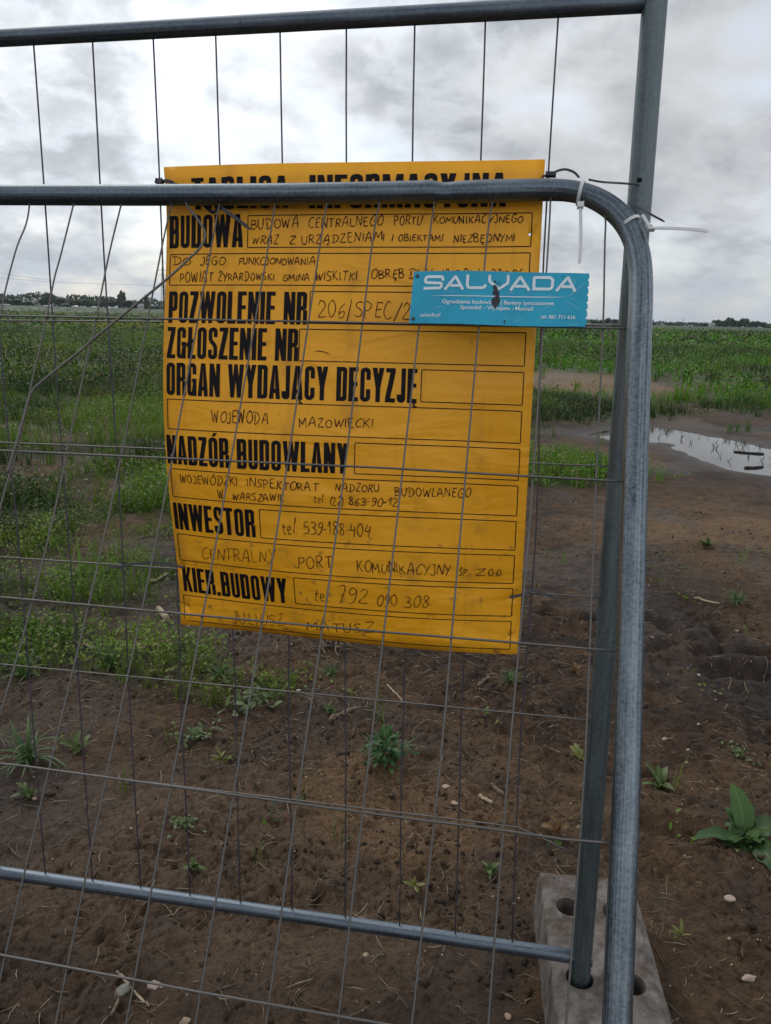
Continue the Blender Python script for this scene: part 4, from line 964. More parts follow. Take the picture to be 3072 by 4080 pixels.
for t, x0, x1, yb, h in PD:
    fl = Flat(); draw_print(fl, t, x0, x1, yb-(SG['rot']*0), h*.985)
    link_o = fl.build('printed_word', M_INK, board, spt)
# thin frames
fr_rows = [(0, SG['xs'][0]), (1, SG['l']), (2, SG['xs'][1]+7.5-7.5), (3, SG['xs'][1]), (4, SG['xs'][2]), (5, SG['l']), (6, SG['xs'][3]), (7, SG['l']), (8, SG['xs'][4]), (9, SG['l']), (10, SG['xs'][5]), (11, SG['l'])]
fr_rows[2] = (2, 292.0); fr_rows[3] = (3, SG['xs'][1]-9)
for r_, x0 in fr_rows:
    y0 = SG['top']+SG['pit']*r_; y1 = y0+SG['bh']; x1 = SG['r']; fl = Flat(); w = 1.7
    fl.stroke([(x0, y0), (x1, y0)], w); fl.stroke([(x1, y0+w/2), (x1, y1-w/2)], w); fl.stroke([(x1, y1), (x0, y1)], w); fl.stroke([(x0, y1-w/2), (x0, y0+w/2)], w)
    fl.build('printed_frame', M_INK, board, spt, .0005)
# handwriting: single strokes in a 1-high box, y up
HW = {
 'A': (.72, [[(0, 0), (.12, .55), (.30, 1), (.42, .98), (.56, .5), (.66, -.02)], [(.10, .36), (.60, .42)]]),
 'B': (.62, [[(.06, 1), (.05, 0)], [(.0, .96), (.35, 1.0), (.52, .82), (.38, .6), (.08, .52)], [(.08, .52), (.46, .46), (.6, .25), (.42, .03), (.0, .0)]]),
 'C': (.6, [[(.58, .9), (.38, 1.02), (.12, .72), (.03, .35), (.14, .05), (.34, .0), (.56, .12)]]),
 'D': (.80, [[(.22, .80), (.20, .08)], [(.0, .92), (.25, 1.04), (.60, .88), (.76, .5), (.58, .12), (.25, -.06), (.06, .02)]]),
 'E': (.52, [[(.10, .96), (.06, .5), (.08, .02)], [(.06, .98), (.50, 1.0)], [(.08, .52), (.44, .54)], [(.06, .02), (.50, .0)]]),
 'F': (.50, [[(.08, 1), (.06, 0)], [(.04, 1), (.48, .98)], [(.07, .52), (.42, .54)]]),
 'G': (.68, [[(.58, .88), (.35, 1.02), (.10, .72), (.03, .35), (.16, .03), (.40, .0), (.62, .18), (.64, .45), (.36, .46)]]),
 'I': (.14, [[(.07, 1), (.05, 0)]]), 'J': (.42, [[(.36, 1.0), (.38, .3), (.28, .0), (.10, .0), (.0, .14)], [(.14, 1.0), (.42, 1.0)]]),
 'K': (.62, [[(.08, 1), (.06, 0)], [(.56, 1.0), (.10, .45)], [(.18, .52), (.60, .0)]]),
 'L': (.5, [[(.08, 1), (.05, .03)], [(.05, .03), (.48, .0)]]), 'Ł': (.5, [[(.08, 1), (.05, .03)], [(.05, .03), (.48, .0)], [(-.08, .38), (.26, .62)]]),
 'M': (.78, [[(.0, 0), (.08, .98)], [(.08, .98), (.36, .32)], [(.36, .32), (.66, 1.0)], [(.66, 1.0), (.76, .0)]]),
 'N': (.68, [[(.04, 0), (.07, 1)], [(.07, 1), (.58, .02)], [(.58, .02), (.64, 1.02)]]),
 'O': (.66, [[(.36, .98), (.12, .82), (.02, .42), (.16, .04), (.40, .0), (.62, .30), (.60, .74), (.40, .98), (.28, .96)]]),
 'P': (.60, [[(.10, .9), (.07, -.05)], [(.0, .88), (.22, 1.03), (.52, .92), (.54, .64), (.30, .48), (.08, .46)]]),
 'R': (.62, [[(.08, .98), (.05, 0)], [(.0, .94), (.30, 1.02), (.54, .84), (.40, .56), (.10, .48)], [(.20, .48), (.62, .0)]]),
 'S': (.54, [[(.52, .90), (.30, 1.0), (.08, .84), (.14, .60), (.40, .44), (.46, .18), (.28, .0), (.0, .06)]]),
 'T': (.60, [[(.30, 1), (.28, 0)], [(.0, .98), (.62, 1.02)]]), 'U': (.60, [[(.05, 1), (.04, .35), (.18, .02), (.38, .02), (.54, .36), (.58, 1.0)]]),
 'W': (.84, [[(.0, 1), (.16, .02)], [(.16, .02), (.40, .78)], [(.40, .78), (.56, .0)], [(.56, .0), (.82, .98)]]),
 'Y': (.62, [[(.0, 1.0), (.28, .50)], [(.60, 1.0), (.16, -.10)]]), 'Z': (.58, [[(.06, .96), (.52, 1.0), (.04, .04), (.58, .02)]]),
 'Ą': (.72, [[(0, 0), (.12, .55), (.30, 1), (.42, .98), (.56, .5), (.66, -.02)], [(.10, .36), (.60, .42)], [(.58, -.02), (.50, -.22), (.68, -.24)]]),
 'Ę': (.52, [[(.10, .96), (.06, .5), (.08, .02)], [(.06, .98), (.50, 1.0)], [(.08, .52), (.44, .54)], [(.06, .02), (.50, .0)], [(.40, .0), (.32, -.25), (.52, -.28)]]),
 'Ó': (.66, [[(.36, .98), (.12, .82), (.02, .42), (.16, .04), (.40, .0), (.62, .30), (.60, .74), (.40, .98), (.28, .96)], [(.34, 1.08), (.50, 1.30)]]),
 'Ż': (.58, [[(.06, .96), (.52, 1.0), (.04, .04), (.58, .02)], [(.30, 1.12), (.32, 1.2)]]),
 '0': (.58, [[(.34, 1.0), (.10, .80), (.02, .42), (.14, .04), (.34, .0), (.54, .30), (.54, .74), (.36, 1.0), (.26, .96)]]),
 '1': (.32, [[(.0, .62), (.26, 1.0)], [(.26, 1.0), (.20, .0)]]), '2': (.58, [[(.04, .78), (.22, 1.0), (.48, .88), (.44, .58), (.05, .04), (.58, .0)]]),
 '3': (.54, [[(.06, .92), (.30, 1.0), (.50, .84), (.42, .60), (.20, .52)], [(.20, .52), (.50, .42), (.52, .16), (.28, .0), (.0, .06)]]),
 '4': (.56, [[(.14, 1.0), (.0, .42), (.50, .46)], [(.42, .80), (.38, -.10)]]), '5': (.52, [[(.14, 1.0), (.08, .58), (.34, .62), (.50, .36), (.36, .04), (.0, .02)], [(.12, 1.0), (.52, 1.03)]]),
 '6': (.52, [[(.40, 1.0), (.12, .66), (.03, .28), (.18, .0), (.42, .06), (.48, .32), (.30, .48), (.08, .32)]]), '7': (.52, [[(.0, .98), (.50, 1.0), (.16, .0)], [(.12, .48), (.44, .54)]]),
 '8': (.52, [[(.30, .54), (.06, .74), (.22, 1.0), (.46, .86), (.32, .56), (.06, .26), (.20, .0), (.46, .10), (.48, .32), (.30, .54)]]),
 '9': (.52, [[(.48, .84), (.24, 1.0), (.04, .76), (.18, .52), (.46, .64), (.50, .84), (.44, .30), (.24, .0), (.04, .04)]]),
 't': (.34, [[(.14, .95), (.10, .15), (.22, .0), (.32, .06)], [(.0, .62), (.34, .66)]]), 'e': (.42, [[(.04, .32), (.34, .40), (.30, .60), (.12, .58), (.03, .28), (.16, .0), (.40, .08)]]), 'l': (.20, [[(.08, 1.1), (.06, .12), (.18, .0)]]),
 '.': (.12, [[(.02, .03), (.08, .0)]]), '-': (.36, [[(.0, .46), (.34, .50)]]), '~': (1.0, [[(.0, 1.0), (.5, .85), (1.0, .1)]]), '/': (.42, [[(.42, 1.15), (.0, -.25)]]),
 '(': (.25, [[(.24, 1.1), (.04, .6), (.10, -.1)]]), ')': (.25, [[(.02, 1.1), (.22, .6), (.08, -.1)]])}
hr = random.Random(21)
for t, x0, y0, x1, y1, h in D['hand']:
    fl = Flat(); gap = .16; tot = sum(HW[c][0] for c in t)+gap*(len(t)-1); kx = (x1-x0)/tot; x = 0
    for ch in t:
        w, S_ = HW[ch]; hh = h*hr.uniform(.82, 1.12); sl = hr.uniform(-.10, .16); by = hr.uniform(-.07, .07)*h; wk = hr.uniform(.9, 1.08)
        for s in S_:
            P = []
            for a, b in s:
                fx = (x+a*wk+hr.uniform(-.018, .018))*kx/1.0; fy = b+hr.uniform(-.03, .03)
                base_y = y0+(y1-y0)*(fx/(x1-x0)); P.append((x0+fx+sl*fy*hh, base_y+by-fy*hh))
            if len(s) > 2: P = catmull(P, 4)
            else: P = [np.array(P[0]), (np.array(P[0])+np.array(P[1]))/2+np.array((hr.uniform(-.25, .25), hr.uniform(-.25, .25))), np.array(P[1])]
            lw = 1.35 if h > 24 or t[0] in '2t' else 1.65
            if h > 22 and t[0] in '27039t': lw = 1.5
            fl.stroke(P, [lw*hr.uniform(.6, 1.35) for _ in P])
        x += w+gap
    fl.build('handwritten_word', M_MARKER, board, spt, .0009)
# rust-coloured eyelet spots
for k in (3, 4):
    hx, hy = D['holes'][k]; fl = Flat(); fl.poly([(hx+4.2*math.cos(a)*hr.uniform(.8, 1.1), hy+4.2*math.sin(a)*hr.uniform(.8, 1.1)) for a in [6.283*q/12 for q in range(12)]])
    pass

# ---------------------------------------------------------------- teal maker's plate
SA = D['salv']; sc = [np.array(p) for p in SA['c']]; sN = np.array(SA['N'])
def plate(x, y, off=0.0):
    u = np.asarray(x, float)/330.; v = np.asarray(y, float)/100.
    P = np.multiply.outer((1-u)*(1-v), sc[0])+np.multiply.outer(u*(1-v), sc[1])+np.multiply.outer(u*v, sc[2])+np.multiply.outer((1-u)*v, sc[3])
    bow = .0035*np.sin(np.pi*np.clip(u, 0, 1))*(1-v)+.0015*np.sin(7*u)
    return P+np.multiply.outer(bow+off, sN)
pl = empty('maker_plate', tuple(plate(165, 100)))
tag(pl, 'scratched teal plate with grey company lettering over the right edge of the yellow board', 'sign plate')
def plate_mesh():
    pr = random.Random(5); out = []
    out += [(x, 0+ (0 if x < 300 else .4)) for x in np.linspace(0, 328, 24)]
    y = 0
    while y < 98:                                   # torn, notched right edge
        out += [(330, y+1), (330.5, y+9), (328.5, y+11.5), (327.2, y+13)]; y += 14.2
    out += [(329, 99), (326, 101)]+[(x, 100+pr.uniform(-.2, .5)) for x in np.linspace(322, 4, 24)]+[(0, 99.5)]+[(0+pr.uniform(-.3, .2), y) for y in np.linspace(92, 8, 8)]
    pts = list(out); n = len(out); edges = [(i, (i+1) % n) for i in range(n)]
    inner = [(x, y) for x in np.linspace(12, 318, 26) for y in np.linspace(10, 90, 7)]; pts += inner
    r = delaunay_2d_cdt([Vector(p) for p in pts], edges, [], 1, 1e-5); vs = np.array([(p.x, p.y) for p in r[0]]); F = [tuple(f) for f in r[2]]
    front = plate(vs[:, 0], vs[:, 1]); back = plate(vs[:, 0], vs[:, 1], -.0014); m = len(vs); cnt = {(f[i], f[(i+1) % len(f)]) for f in F for i in range(len(f))}
    FS = [(b, a, a+m, b+m) for a, b in cnt if (b, a) not in cnt]
    me = bpy.data.meshes.new('plate_sheet'); me.from_pydata([tuple(p) for p in np.vstack([front, back])], [], F+[tuple(i+m for i in reversed(f)) for f in F]+FS); me.update()
    bm = bmesh.new(); bm.from_mesh(me); bmesh.ops.recalc_face_normals(bm, faces=bm.faces); bm.to_mesh(me); bm.free()
    link('plate_sheet', me, M_TEAL, pl)
plate_mesh()
def pbuild(fl, name, mat, off): return fl.build(name, mat, pl, plate, off)
SL = D['sal']; fl = Flat()
for P, r_ in SL['letters']:
    fl.stroke(rounded(P, 2.4, seg=4), 5.3)
pbuild(fl, 'company_name', M_PALEINK, .0006)
a, b = SL['line']; fl = Flat(); n = 24
fl.stroke([(a[0]+(b[0]-a[0])*k/n, a[1]+(b[1]-a[1])*k/n) for k in range(n+1)], [1.5*min(1, k/4, (n-k)/4)+.12 for k in range(n+1)])
pbuild(fl, 'divider_line', M_PALEINK, .0006)
for txt, a, b in SL['text']:
    cu = bpy.data.curves.new('t', 'FONT'); cu.body = txt; cu.size = 10; cu.offset = .16 if txt != 'salvada.pl' else .06; cu.resolution_u = 3
    to = bpy.data.objects.new('t', cu); col.objects.link(to); bpy.context.view_layer.update()
    me = bpy.data.meshes.new_from_object(to.evaluated_get(bpy.context.evaluated_depsgraph_get())); bpy.data.objects.remove(to)
    co = np.zeros(len(me.vertices)*3); me.vertices.foreach_get('co', co); co = co.reshape(-1, 3)
    x0, x1 = co[:, 0].min(), co[:, 0].max(); kx = (b[0]-a[0])/(x1-x0); ky = kx*(1.0 if 'tel' in txt or 'pl' in txt[-3:] else .92)
    xx = a[0]+(co[:, 0]-x0)*kx; yy = a[1]+(b[1]-a[1])*(co[:, 0]-x0)/(x1-x0)-co[:, 1]*ky
    P = plate(xx, yy, .0006); me.vertices.foreach_set('co', P.astype(np.float32).ravel()); me.materials.clear(); me.update()
    link('small_lettering', me, M_PALEINK, pl)
for P in SL['scratch']:
    fl = Flat(); Q = catmull(P, 4); m = len(Q); fl.stroke(Q, [.55*hr.uniform(.4, 1.2)*math.sin(math.pi*(k+.6)/(m+.6))+.12 for k in range(m)])
    pbuild(fl, 'scratch', M_SCRATCH, .0009)
for k, P in enumerate(SL['tar']):
    fl = Flat(); c = np.mean(np.array(P), axis=0); Q = catmull(P, 3, True)
    Q = [np.array(p)+np.array((hr.uniform(-.25, .25), hr.uniform(-.25, .25))) for p in Q]
    for i in range(len(Q)): fl.poly([tuple(c), tuple(Q[i]), tuple(Q[(i+1) % len(Q)])])
    pbuild(fl, 'tar_stain', M_TAR, .0012)
for x, y in SL['rivets']:
    c = plate(x, y, .0008)
    disc('rivet', c, sN, .0036, M_POST_REAR, pl, .0014, 12)
    disc('rivet', c+sN*.0012, sN, .0018, M_TAR, pl, .0008, 10)

# ---------------------------------------------------------------- ties
TI = D['ties']
def strap(name, P, w, t, mat, parent, wdir):
    """flat strap along P, wide along wdir"""
    P = [Vector(p) for p in catmull([tuple(v3(q)) for q in P], 5)] if len(P) > 2 else [v3(q) for q in P]
    V = []; n = len(P)
    for i in range(n):
        T_ = (P[min(i+1, n-1)]-P[max(i-1, 0)]).normalized(); wd_ = v3(wdir) if not callable(wdir) else wdir(P[i]); wd_ = (wd_-T_*wd_.dot(T_)).normalized(); nn = T_.cross(wd_).normalized()
        ww = (w[i] if hasattr(w, '__len__') else w)
        if i == n-1: ww = ww*.35
        for a, b in ((1, 1), (1, -1), (-1, -1), (-1, 1)): V.append(P[i]+wd_*a*ww/2+nn*b*t/2)
    F = [(i*4+k, i*4+(k+1) % 4, (i+1)*4+(k+1) % 4, (i+1)*4+k) for i in range(n-1) for k in range(4)]+[(3, 2, 1, 0), tuple(range((n-1)*4, n*4))]
    me = mesh_py(name, V, F); bm = bmesh.new(); bm.from_mesh(me); bmesh.ops.recalc_face_normals(bm, faces=bm.faces); bm.to_mesh(me); bm.free()
    return link(name, me, mat, parent)
def ring_tie(name, c, axis, r, w, t, mat, parent, squash=1.0, shift=Vector((0, 0, 0)), n=40):
    axis = v3(axis).normalized(); a = (FN-axis*FN.dot(axis)).normalized(); b = axis.cross(a).normalized(); c = v3(c)+shift; V = []
    for k in range(n):
        q = 2*math.pi*k/n; d = a*math.cos(q)*squash+b*math.sin(q)
        for rr, ww in ((r, w/2), (r+t, w/2), (r+t, -w/2), (r, -w/2)): V.append(c+d*rr+axis*ww)
    F = [(k*4+j, k*4+(j+1) % 4, ((k+1) % n)*4+(j+1) % 4, ((k+1) % n)*4+j) for k in range(n) for j in range(4)]
    me = mesh_py(name, V, F, False); bm = bmesh.new(); bm.from_mesh(me); bmesh.ops.recalc_face_normals(bm, faces=bm.faces); bm.to_mesh(me); bm.free()
    return link(name, me, mat, parent)
def block(name, c, ax, ay, az_, s, mat, parent):
    ax, ay, az_ = [v3(q).normalized() for q in (ax, ay, az_)]; c = v3(c)
    me = bpy.data.meshes.new(name); bm = bmesh.new(); bmesh.ops.create_cube(bm, size=1)
    for v in bm.verts: v.co = c+ax*v.co.x*s[0]+ay*v.co.y*s[1]+az_*v.co.z*s[2]
    bmesh.ops.bevel(bm, geom=list(bm.edges), offset=min(s)*.15, segments=2, affect='EDGES'); bmesh.ops.recalc_face_normals(bm, faces=bm.faces); bm.to_mesh(me); bm.free()
    return link(name, me, mat, parent)
# first white tie: round the bend just right of the board
c1 = frame[13]; ax1 = (frame[14]-frame[12]).normalized()
ax1t = (ax1+vdown*(-.12)).normalized()
z1 = empty('cable_tie', tuple(c1)); tag(z1, 'white cable tie round the top rail with its tail hanging straight down', 'cable tie')
ring_tie('strap', c1-udir*.006, ax1t, .0192, .0056, .0012, M_NYLON, z1)
tA = [v3(p) for p in TI['tailA']]
block('head', tA[0]+FN*.001, udir, vdown, FN, (.0085, .0075, .007), M_NYLON, z1)
strap('tail', tA, .0054, .0011, M_NYLON, z1, udir)
c2 = frame[17].lerp(frame[18], .35); ax2 = (frame[18]-frame[16]).normalized()
z2 = empty('cable_tie', tuple(c2)); tag(z2, 'white cable tie round the rounded corner with its tail pointing right', 'cable tie')
ring_tie('strap', c2, (ax2+udir*.05).normalized(), .0192, .0056, .0012, M_NYLON, z2)
tB = [v3(p) for p in TI['tailB']]
block('head', tB[0], ax2, udir, FN, (.0085, .0085, .007), M_NYLON, z2)
strap('tail', tB, .0052, .0011, M_NYLON, z2, vdown)
strap('strap', [v3(p) for p in TI['strapB']],   .0052, .0012, M_NYLON, z2, ax2.cross(FN))
def black(keys, label, wdt=.0045, heads=(), wdir=vdown):
    e = empty('cable_tie', tuple(v3(TI[keys[0]][0]))); tag(e, label, 'cable tie')
    for k in keys: strap('strap', TI[k], wdt, .0016, M_BLACKTIE, e, wdir)
    for h_, s in heads: block('head', v3(TI[h_][0]), udir, vdown, FN, s, M_BLACKTIE, e)
    return e
rb = frame[0].lerp(frame[1], .0)
e = black(['blackA'], 'black cable tie at the top left corner of the yellow board, behind the rail', .007, [('blackA', (.011, .008, .008))])
strap('strap', [v3(TI['blackA'][2]), v3(TI['blackA'][2])-FN*.012+udir*.04+vdown*.02, v3(TI['blackA2'][0])-FN*.016-udir*.02, v3(TI['blackA2'][0])-FN*.004, v3(TI['blackA2'][1]), v3(TI['blackA2'][2])], .0062, .0016, M_BLACKTIE, e, vdown)
black(['blackB', 'blackB2'], 'black cable tie with looped end knotted on a wire just right of the board top', .0038, [('blackB2', (.016, .006, .007))])
black(['blackC', 'blackD'], 'black cord stretched from the rounded corner round the rear post', .0030)
black(['blackE'], 'long black cable tie through the lower left side of the yellow board', .0048)
black(['blackF'], 'short black cable tie through the hole low on the right side of the yellow board', .0050)
# ---------------------------------------------------------------- small vegetation built leaf by leaf
def leaf_mesh(name, width, curl, fold, segs=6, tipw=.0, wave=0.0, seed=0):
    rd = random.Random(seed); V = []; F = []; UV = []
    for i in range(segs+1):
        t = i/segs; y = math.sin(t*curl)/curl if curl else t; z = -(1-math.cos(t*curl))/curl if curl else 0
        w = width*.5*(math.sin(math.pi*min(1, t**.85*.95+.05)))**.55*(1+wave*rd.uniform(-1, 1)) if t < 1 else .0
        if width < .1: w = width*.5*(1-t**2.2)
        wv = wave*rd.uniform(-1, 1)*width
        V += [(-w, y, z+fold*w+wv), (0, y, z), (w, y, z+fold*w-wv*.6)]
    for i in range(segs):
        a = i*3; F += [(a, a+1, a+4, a+3), (a+1, a+2, a+5, a+4)]
        UV += [(0, i/segs), (.5, i/segs), (.5, (i+1)/segs), (0, (i+1)/segs), (.5, i/segs), (1, i/segs), (1, (i+1)/segs), (.5, (i+1)/segs)]
    me = mesh_py(name, V, F, True); uv = me.uv_layers.new(name='UVMap'); uv.data.foreach_set('uv', np.array(UV, np.float32).ravel())
    return me
KIND = {'dock': (.40, 1.0, .30, .20), 'rosette': (.34, .9, .35, .08), 'grass': (.055, 1.5, .4, 0), 'bush': (.34, .9, .35, .05), 'sprout': (.26, .7, .4, .03), 'red': (.36, 1.0, .3, .1), 'mat': (.50, .6, .25, .05)}
LM = {k: [leaf_mesh(k+'_leaf', w*random.uniform(.85, 1.15), c*random.uniform(.5, 1.25), f, 6, wave=wv, seed=i) for i in range(4)] for k, (w, c, f, wv) in KIND.items()}
for k in LM:
    for me in LM[k]: me.materials.append(M_LEAF[k])
def leaf_obj(root, k, loc, yaw, pitch, s, roll=0.0):
    o = bpy.data.objects.new('blade' if k == 'grass' else 'leaf', random.choice(LM[k])); col.objects.link(o); o.parent = root
    m = Matrix.Rotation(yaw, 4, 'Z') @ Matrix.Rotation(pitch, 4, 'X') @ Matrix.Rotation(roll, 4, 'Y')
    o.matrix_local = Matrix.Translation(loc) @ m @ Matrix.Diagonal((s, s, s, 1)); return o
CATN = {'dock': 'broad_leaved_weed', 'rosette': 'rosette_weed', 'grass': 'grass_tuft', 'bush': 'bushy_weed', 'sprout': 'seedling', 'red': 'seedling', 'mat': 'low_weed'}
ru = random.uniform
for k, x, y, s, lab in D['weeds']:
    z = hz1(x, y); root = empty(CATN[k], (x, y, z)); tag(root, lab, 'grass tuft' if k == 'grass' else 'weed', 'weeds growing on the bare soil')
    if k == 'dock':
        leaf_obj(root, k, (0, 0, .02), ru(-.1, .1), math.radians(80), s*.80, .0)
        for i in range(18): leaf_obj(root, k, (ru(-.2, .2)*s, ru(-.2, .2)*s, ru(0, .06)*s), i*2.4+ru(-.7, .7), math.radians(ru(8, 70)), s*ru(.30, .85), ru(-.8, .8))
        for i in range(10): leaf_obj(root, 'rosette', (ru(-.3, .3)*s, ru(-.3, .3)*s, 0), ru(0, 6.28), math.radians(ru(5, 60)), s*ru(.12, .35), ru(-.6, .6))
    elif k == 'rosette':
        for i in range(17): leaf_obj(root, k, (ru(-.16, .16)*s, ru(-.16, .16)*s, ru(0, .25)*s), ru(0, 6.28), math.radians(ru(5, 85)), s*ru(.25, .8), ru(-.8, .8))
    elif k == 'grass':
        for i in range(46): leaf_obj(root, k, (ru(-.12, .12)*s, ru(-.12, .12)*s, 0), ru(0, 6.28), math.radians(ru(30, 88)), s*ru(.55, 1.15), ru(-.5, .5))
    elif k == 'bush':
        for i in range(110):
            a = ru(0, 6.28); r = abs(random.gauss(0, .34))*s; leaf_obj(root, k, (r*math.cos(a), r*math.sin(a), ru(.0, .7)*s*math.exp(-(r/s)**2*2)), a+ru(-.6, .6)-math.pi/2, math.radians(ru(5, 75)), s*ru(.22, .42), ru(-.5, .5))
        for i in range(14): leaf_obj(root, 'grass', (ru(-.3, .3)*s, ru(-.3, .3)*s, 0), ru(0, 6.28), math.radians(ru(55, 88)), s*ru(.8, 1.2))
    elif k in ('sprout', 'red'):
        for i in range(10): leaf_obj(root, k, (ru(-.1, .1)*s, ru(-.1, .1)*s, ru(0, .35)*s), ru(0, 6.28), math.radians(ru(10, 86)), s*ru(.25, .85), ru(-.8, .8))
    else:
        for i in range(60):
            a = ru(0, 6.28); r = abs(random.gauss(0, .5))*s; leaf_obj(root, k, (r*math.cos(a), r*math.sin(a), ru(0, .25)*s), ru(0, 6.28), math.radians(ru(0, 60)), s*ru(.16, .32), ru(-.4, .4))

# ---------------------------------------------------------------- stones, sticks
def stone_mesh(seed, sx, sy, sz, sub=2):
    sub = 2
    rd = random.Random(seed); bm = bmesh.new(); bmesh.ops.create_icosphere(bm, subdivisions=sub+1, radius=1)
    ph = [Vector((rd.uniform(-1, 1), rd.uniform(-1, 1), rd.uniform(-1, 1))).normalized() for _ in range(11)]; am = [rd.uniform(.62, .95) for _ in ph]
    for v in bm.verts:
        n = v.co.normalized(); k = 1.0
        for p, a in zip(ph, am):
            q = n.dot(p)
            if q > a*.8: k = min(k, a*.8/q*1.12)
        k *= 1+.05*math.sin(5*n.x+seed)*math.cos(4*n.y)
        v.co = Vector((n.x*sx, n.y*sy, n.z*sz))*k
    me = bpy.data.meshes.new('stone'); bm.to_mesh(me); bm.free(); me.polygons.foreach_set('use_smooth', [True]*len(me.polygons)); return me
for i, (x, y, s, sx, sy, sz, m, lab) in enumerate(D['stones']):
    me = stone_mesh(i*3+1, s*sx*.6, s*sy*.6, s*sz*.6); me.materials.append(M_STONE[m])
    o = bpy.data.objects.new('pebble', me); col.objects.link(o); o.location = (x, y, hz1(x, y)+s*sz*.12); o.rotation_euler = (ru(-.2, .2), ru(-.2, .2), ru(-.6, .6))
    tag(o, lab, 'stone', 'pebbles lying on the soil')
for i, (P, r, m, lab) in enumerate(D['sticks']):
    n = 10; Q = [np.array((*p, 0.)) for p in P]; Q = catmull([tuple(q) for q in Q], 5) if len(Q) > 2 else [Q[0]+(Q[1]-Q[0])*k/8 for k in range(9)]
    water = r > .011 and m == 'dark'
    pts = [(q[0]+ru(-.1, .1)*r, q[1]+ru(-.1, .1)*r, (WZ if water else hz1(q[0], q[1]))+r*.75+ru(-.1, .1)*r) for q in Q]
    zs = [p[2] for p in pts]; zm = np.polyfit(range(len(zs)), zs, 1); pts = [(p[0], p[1], max(p[2], float(np.polyval(zm, j)))) for j, p in enumerate(pts)]
    rr = [r*ru(.75, 1.1)*(1 if 0 < j < len(pts)-1 else .7) for j in range(len(pts))]
    o = link('stick', tube('stick', pts, rr, 9, shape=lambda i_, u, a: 1+.12*math.sin(u*12.6+i_)), M_STRAW[m]); tag(o, lab, 'stick', 'sticks and stalks lying on the soil')
x, y = D['stems_pile']; root = empty('stem_pile', (x, y, hz1(x, y))); tag(root, 'small tangled pile of dead dark stems behind the foot of the board', 'dead plant')
for i in range(22):
    a = ru(0, 6.28); L = ru(.07, .19); cx, cy = x+ru(-.07, .07), y+ru(-.06, .06); P = []
    for k in range(6): t = k/5-.5; P.append((cx+math.cos(a+.8*t*t)*L*t, cy+math.sin(a+.8*t*t)*L*t, hz1(cx, cy)+.012+ru(0, .03)*(1-abs(t)*1.6)))
    link('stem', tube('stem', catmull(P, 3), ru(.0022, .0042), 5), M_STRAW['bark' if i % 3 else 'dark'], root)
a0, a1 = [np.array(q) for q in D['arch']]; mid = (a0+a1)/2
P = [(a0[0]+.01, a0[1]-.03, hz1(*a0[:2])), (a0[0], a0[1], hz1(*a0[:2])+.035), ((a0[0]*2+a1[0])/3, (a0[1]*2+a1[1])/3, hz1(*mid[:2])+.055), ((a0[0]+a1[0]*2)/3, (a0[1]+a1[1]*2)/3, hz1(*mid[:2])+.035), (a1[0], a1[1], hz1(*a1[:2]))]
tag(link('stalk', tube('stalk', catmull(P, 6), .0028, 7), M_STRAW['bark']), 'thin dry stalk arching up from the soil right of the dark bushy weed', 'stick')
# curved pale husk at the bottom edge
P = []
for k in range(9):
    a = -.6+2.1*k/8; P.append((-.566+.020*math.cos(a)-.004, 1.345+.045*math.sin(a), hz1(-.566, 1.345)+.003))
tag(link('husk', tube('husk', P, [.0012+.0035*math.sin(math.pi*min(1, (k+1)/9))*(1-k/11) for k in range(9)], 9), M_STRAW['bark']), 'curved bark piece at the bottom edge left of the grey stone', 'stick')

def scatter(N, r0, r1, a0=-42, a1=42, power=1.0):
    r = (rng.random(N)*(r1**power-r0**power)+r0**power)**(1/power); a = np.radians(rng.uniform(a0, a1, N)); return r*np.sin(a), r*np.cos(a)
def on_foot(x, y, m=.02):
    u = (x-BC[0])*bx_dir[0]+(y-BC[1])*bx_dir[1]; v = (x-BC[0])*by_dir[0]+(y-BC[1])*by_dir[1]
    return (np.abs(u) < BW/2+m) & (np.abs(v) < BL/2+m)
# crumbs and clods of soil, fine gravel, straw litter
ico = bmesh.new(); bmesh.ops.create_icosphere(ico, subdivisions=1, radius=1); IV = np.array([v.co for v in ico.verts]); IF = np.array([[v.index for v in f.verts] for f in ico.faces]); ico.free()
OV = np.array([(1, 0, 0), (0, 1, 0), (-1, 0, 0), (0, -1, 0), (0, 0, 1), (0, 0, -1)], float); OF = np.array([(0, 1, 4), (1, 2, 4), (2, 3, 4), (3, 0, 4)])
def lumps(name, N, r0, r1, s0, s1, mat, label, lift=-.1, power=1.2, a=40, sq=.6, keep=None, IV=IV, IF=IF):
    x, y = scatter(N, r0, r1, -a, a, power)
    ok = ~on_foot(x, y) & ~inside(x, y, PUD)
    if keep is not None: ok &= keep(x, y)
    x, y = x[ok], y[ok]; n = len(x); s = s0*(s1/s0)**(rng.random(n)**2.8); z = height(x, y)
    jit = 1+.48*(rng.random((n, len(IV), 1))-.5)*2; yaw = rng.uniform(0, 6.28, n); c, sn = np.cos(yaw), np.sin(yaw)
    B = IV[None]*jit*s[:, None, None]*np.stack([rng.uniform(.7, 1.3, n), rng.uniform(.6, 1.1, n), rng.uniform(.4, .9, n)*sq/.6], -1)[:, None, :]
    Bx = B[..., 0]*c[:, None]-B[..., 1]*sn[:, None]; By = B[..., 0]*sn[:, None]+B[..., 1]*c[:, None]
    V = np.stack([Bx+x[:, None], By+y[:, None], B[..., 2]+(z+s*lift*.5)[:, None]], -1).reshape(-1, 3)
    F = (IF[None]+(np.arange(n)*len(IV))[:, None, None]).reshape(-1, 3)
    tag(link(name, mesh_np(name, V, F, False), mat), label, name.replace('_', ' '), kind='stuff')
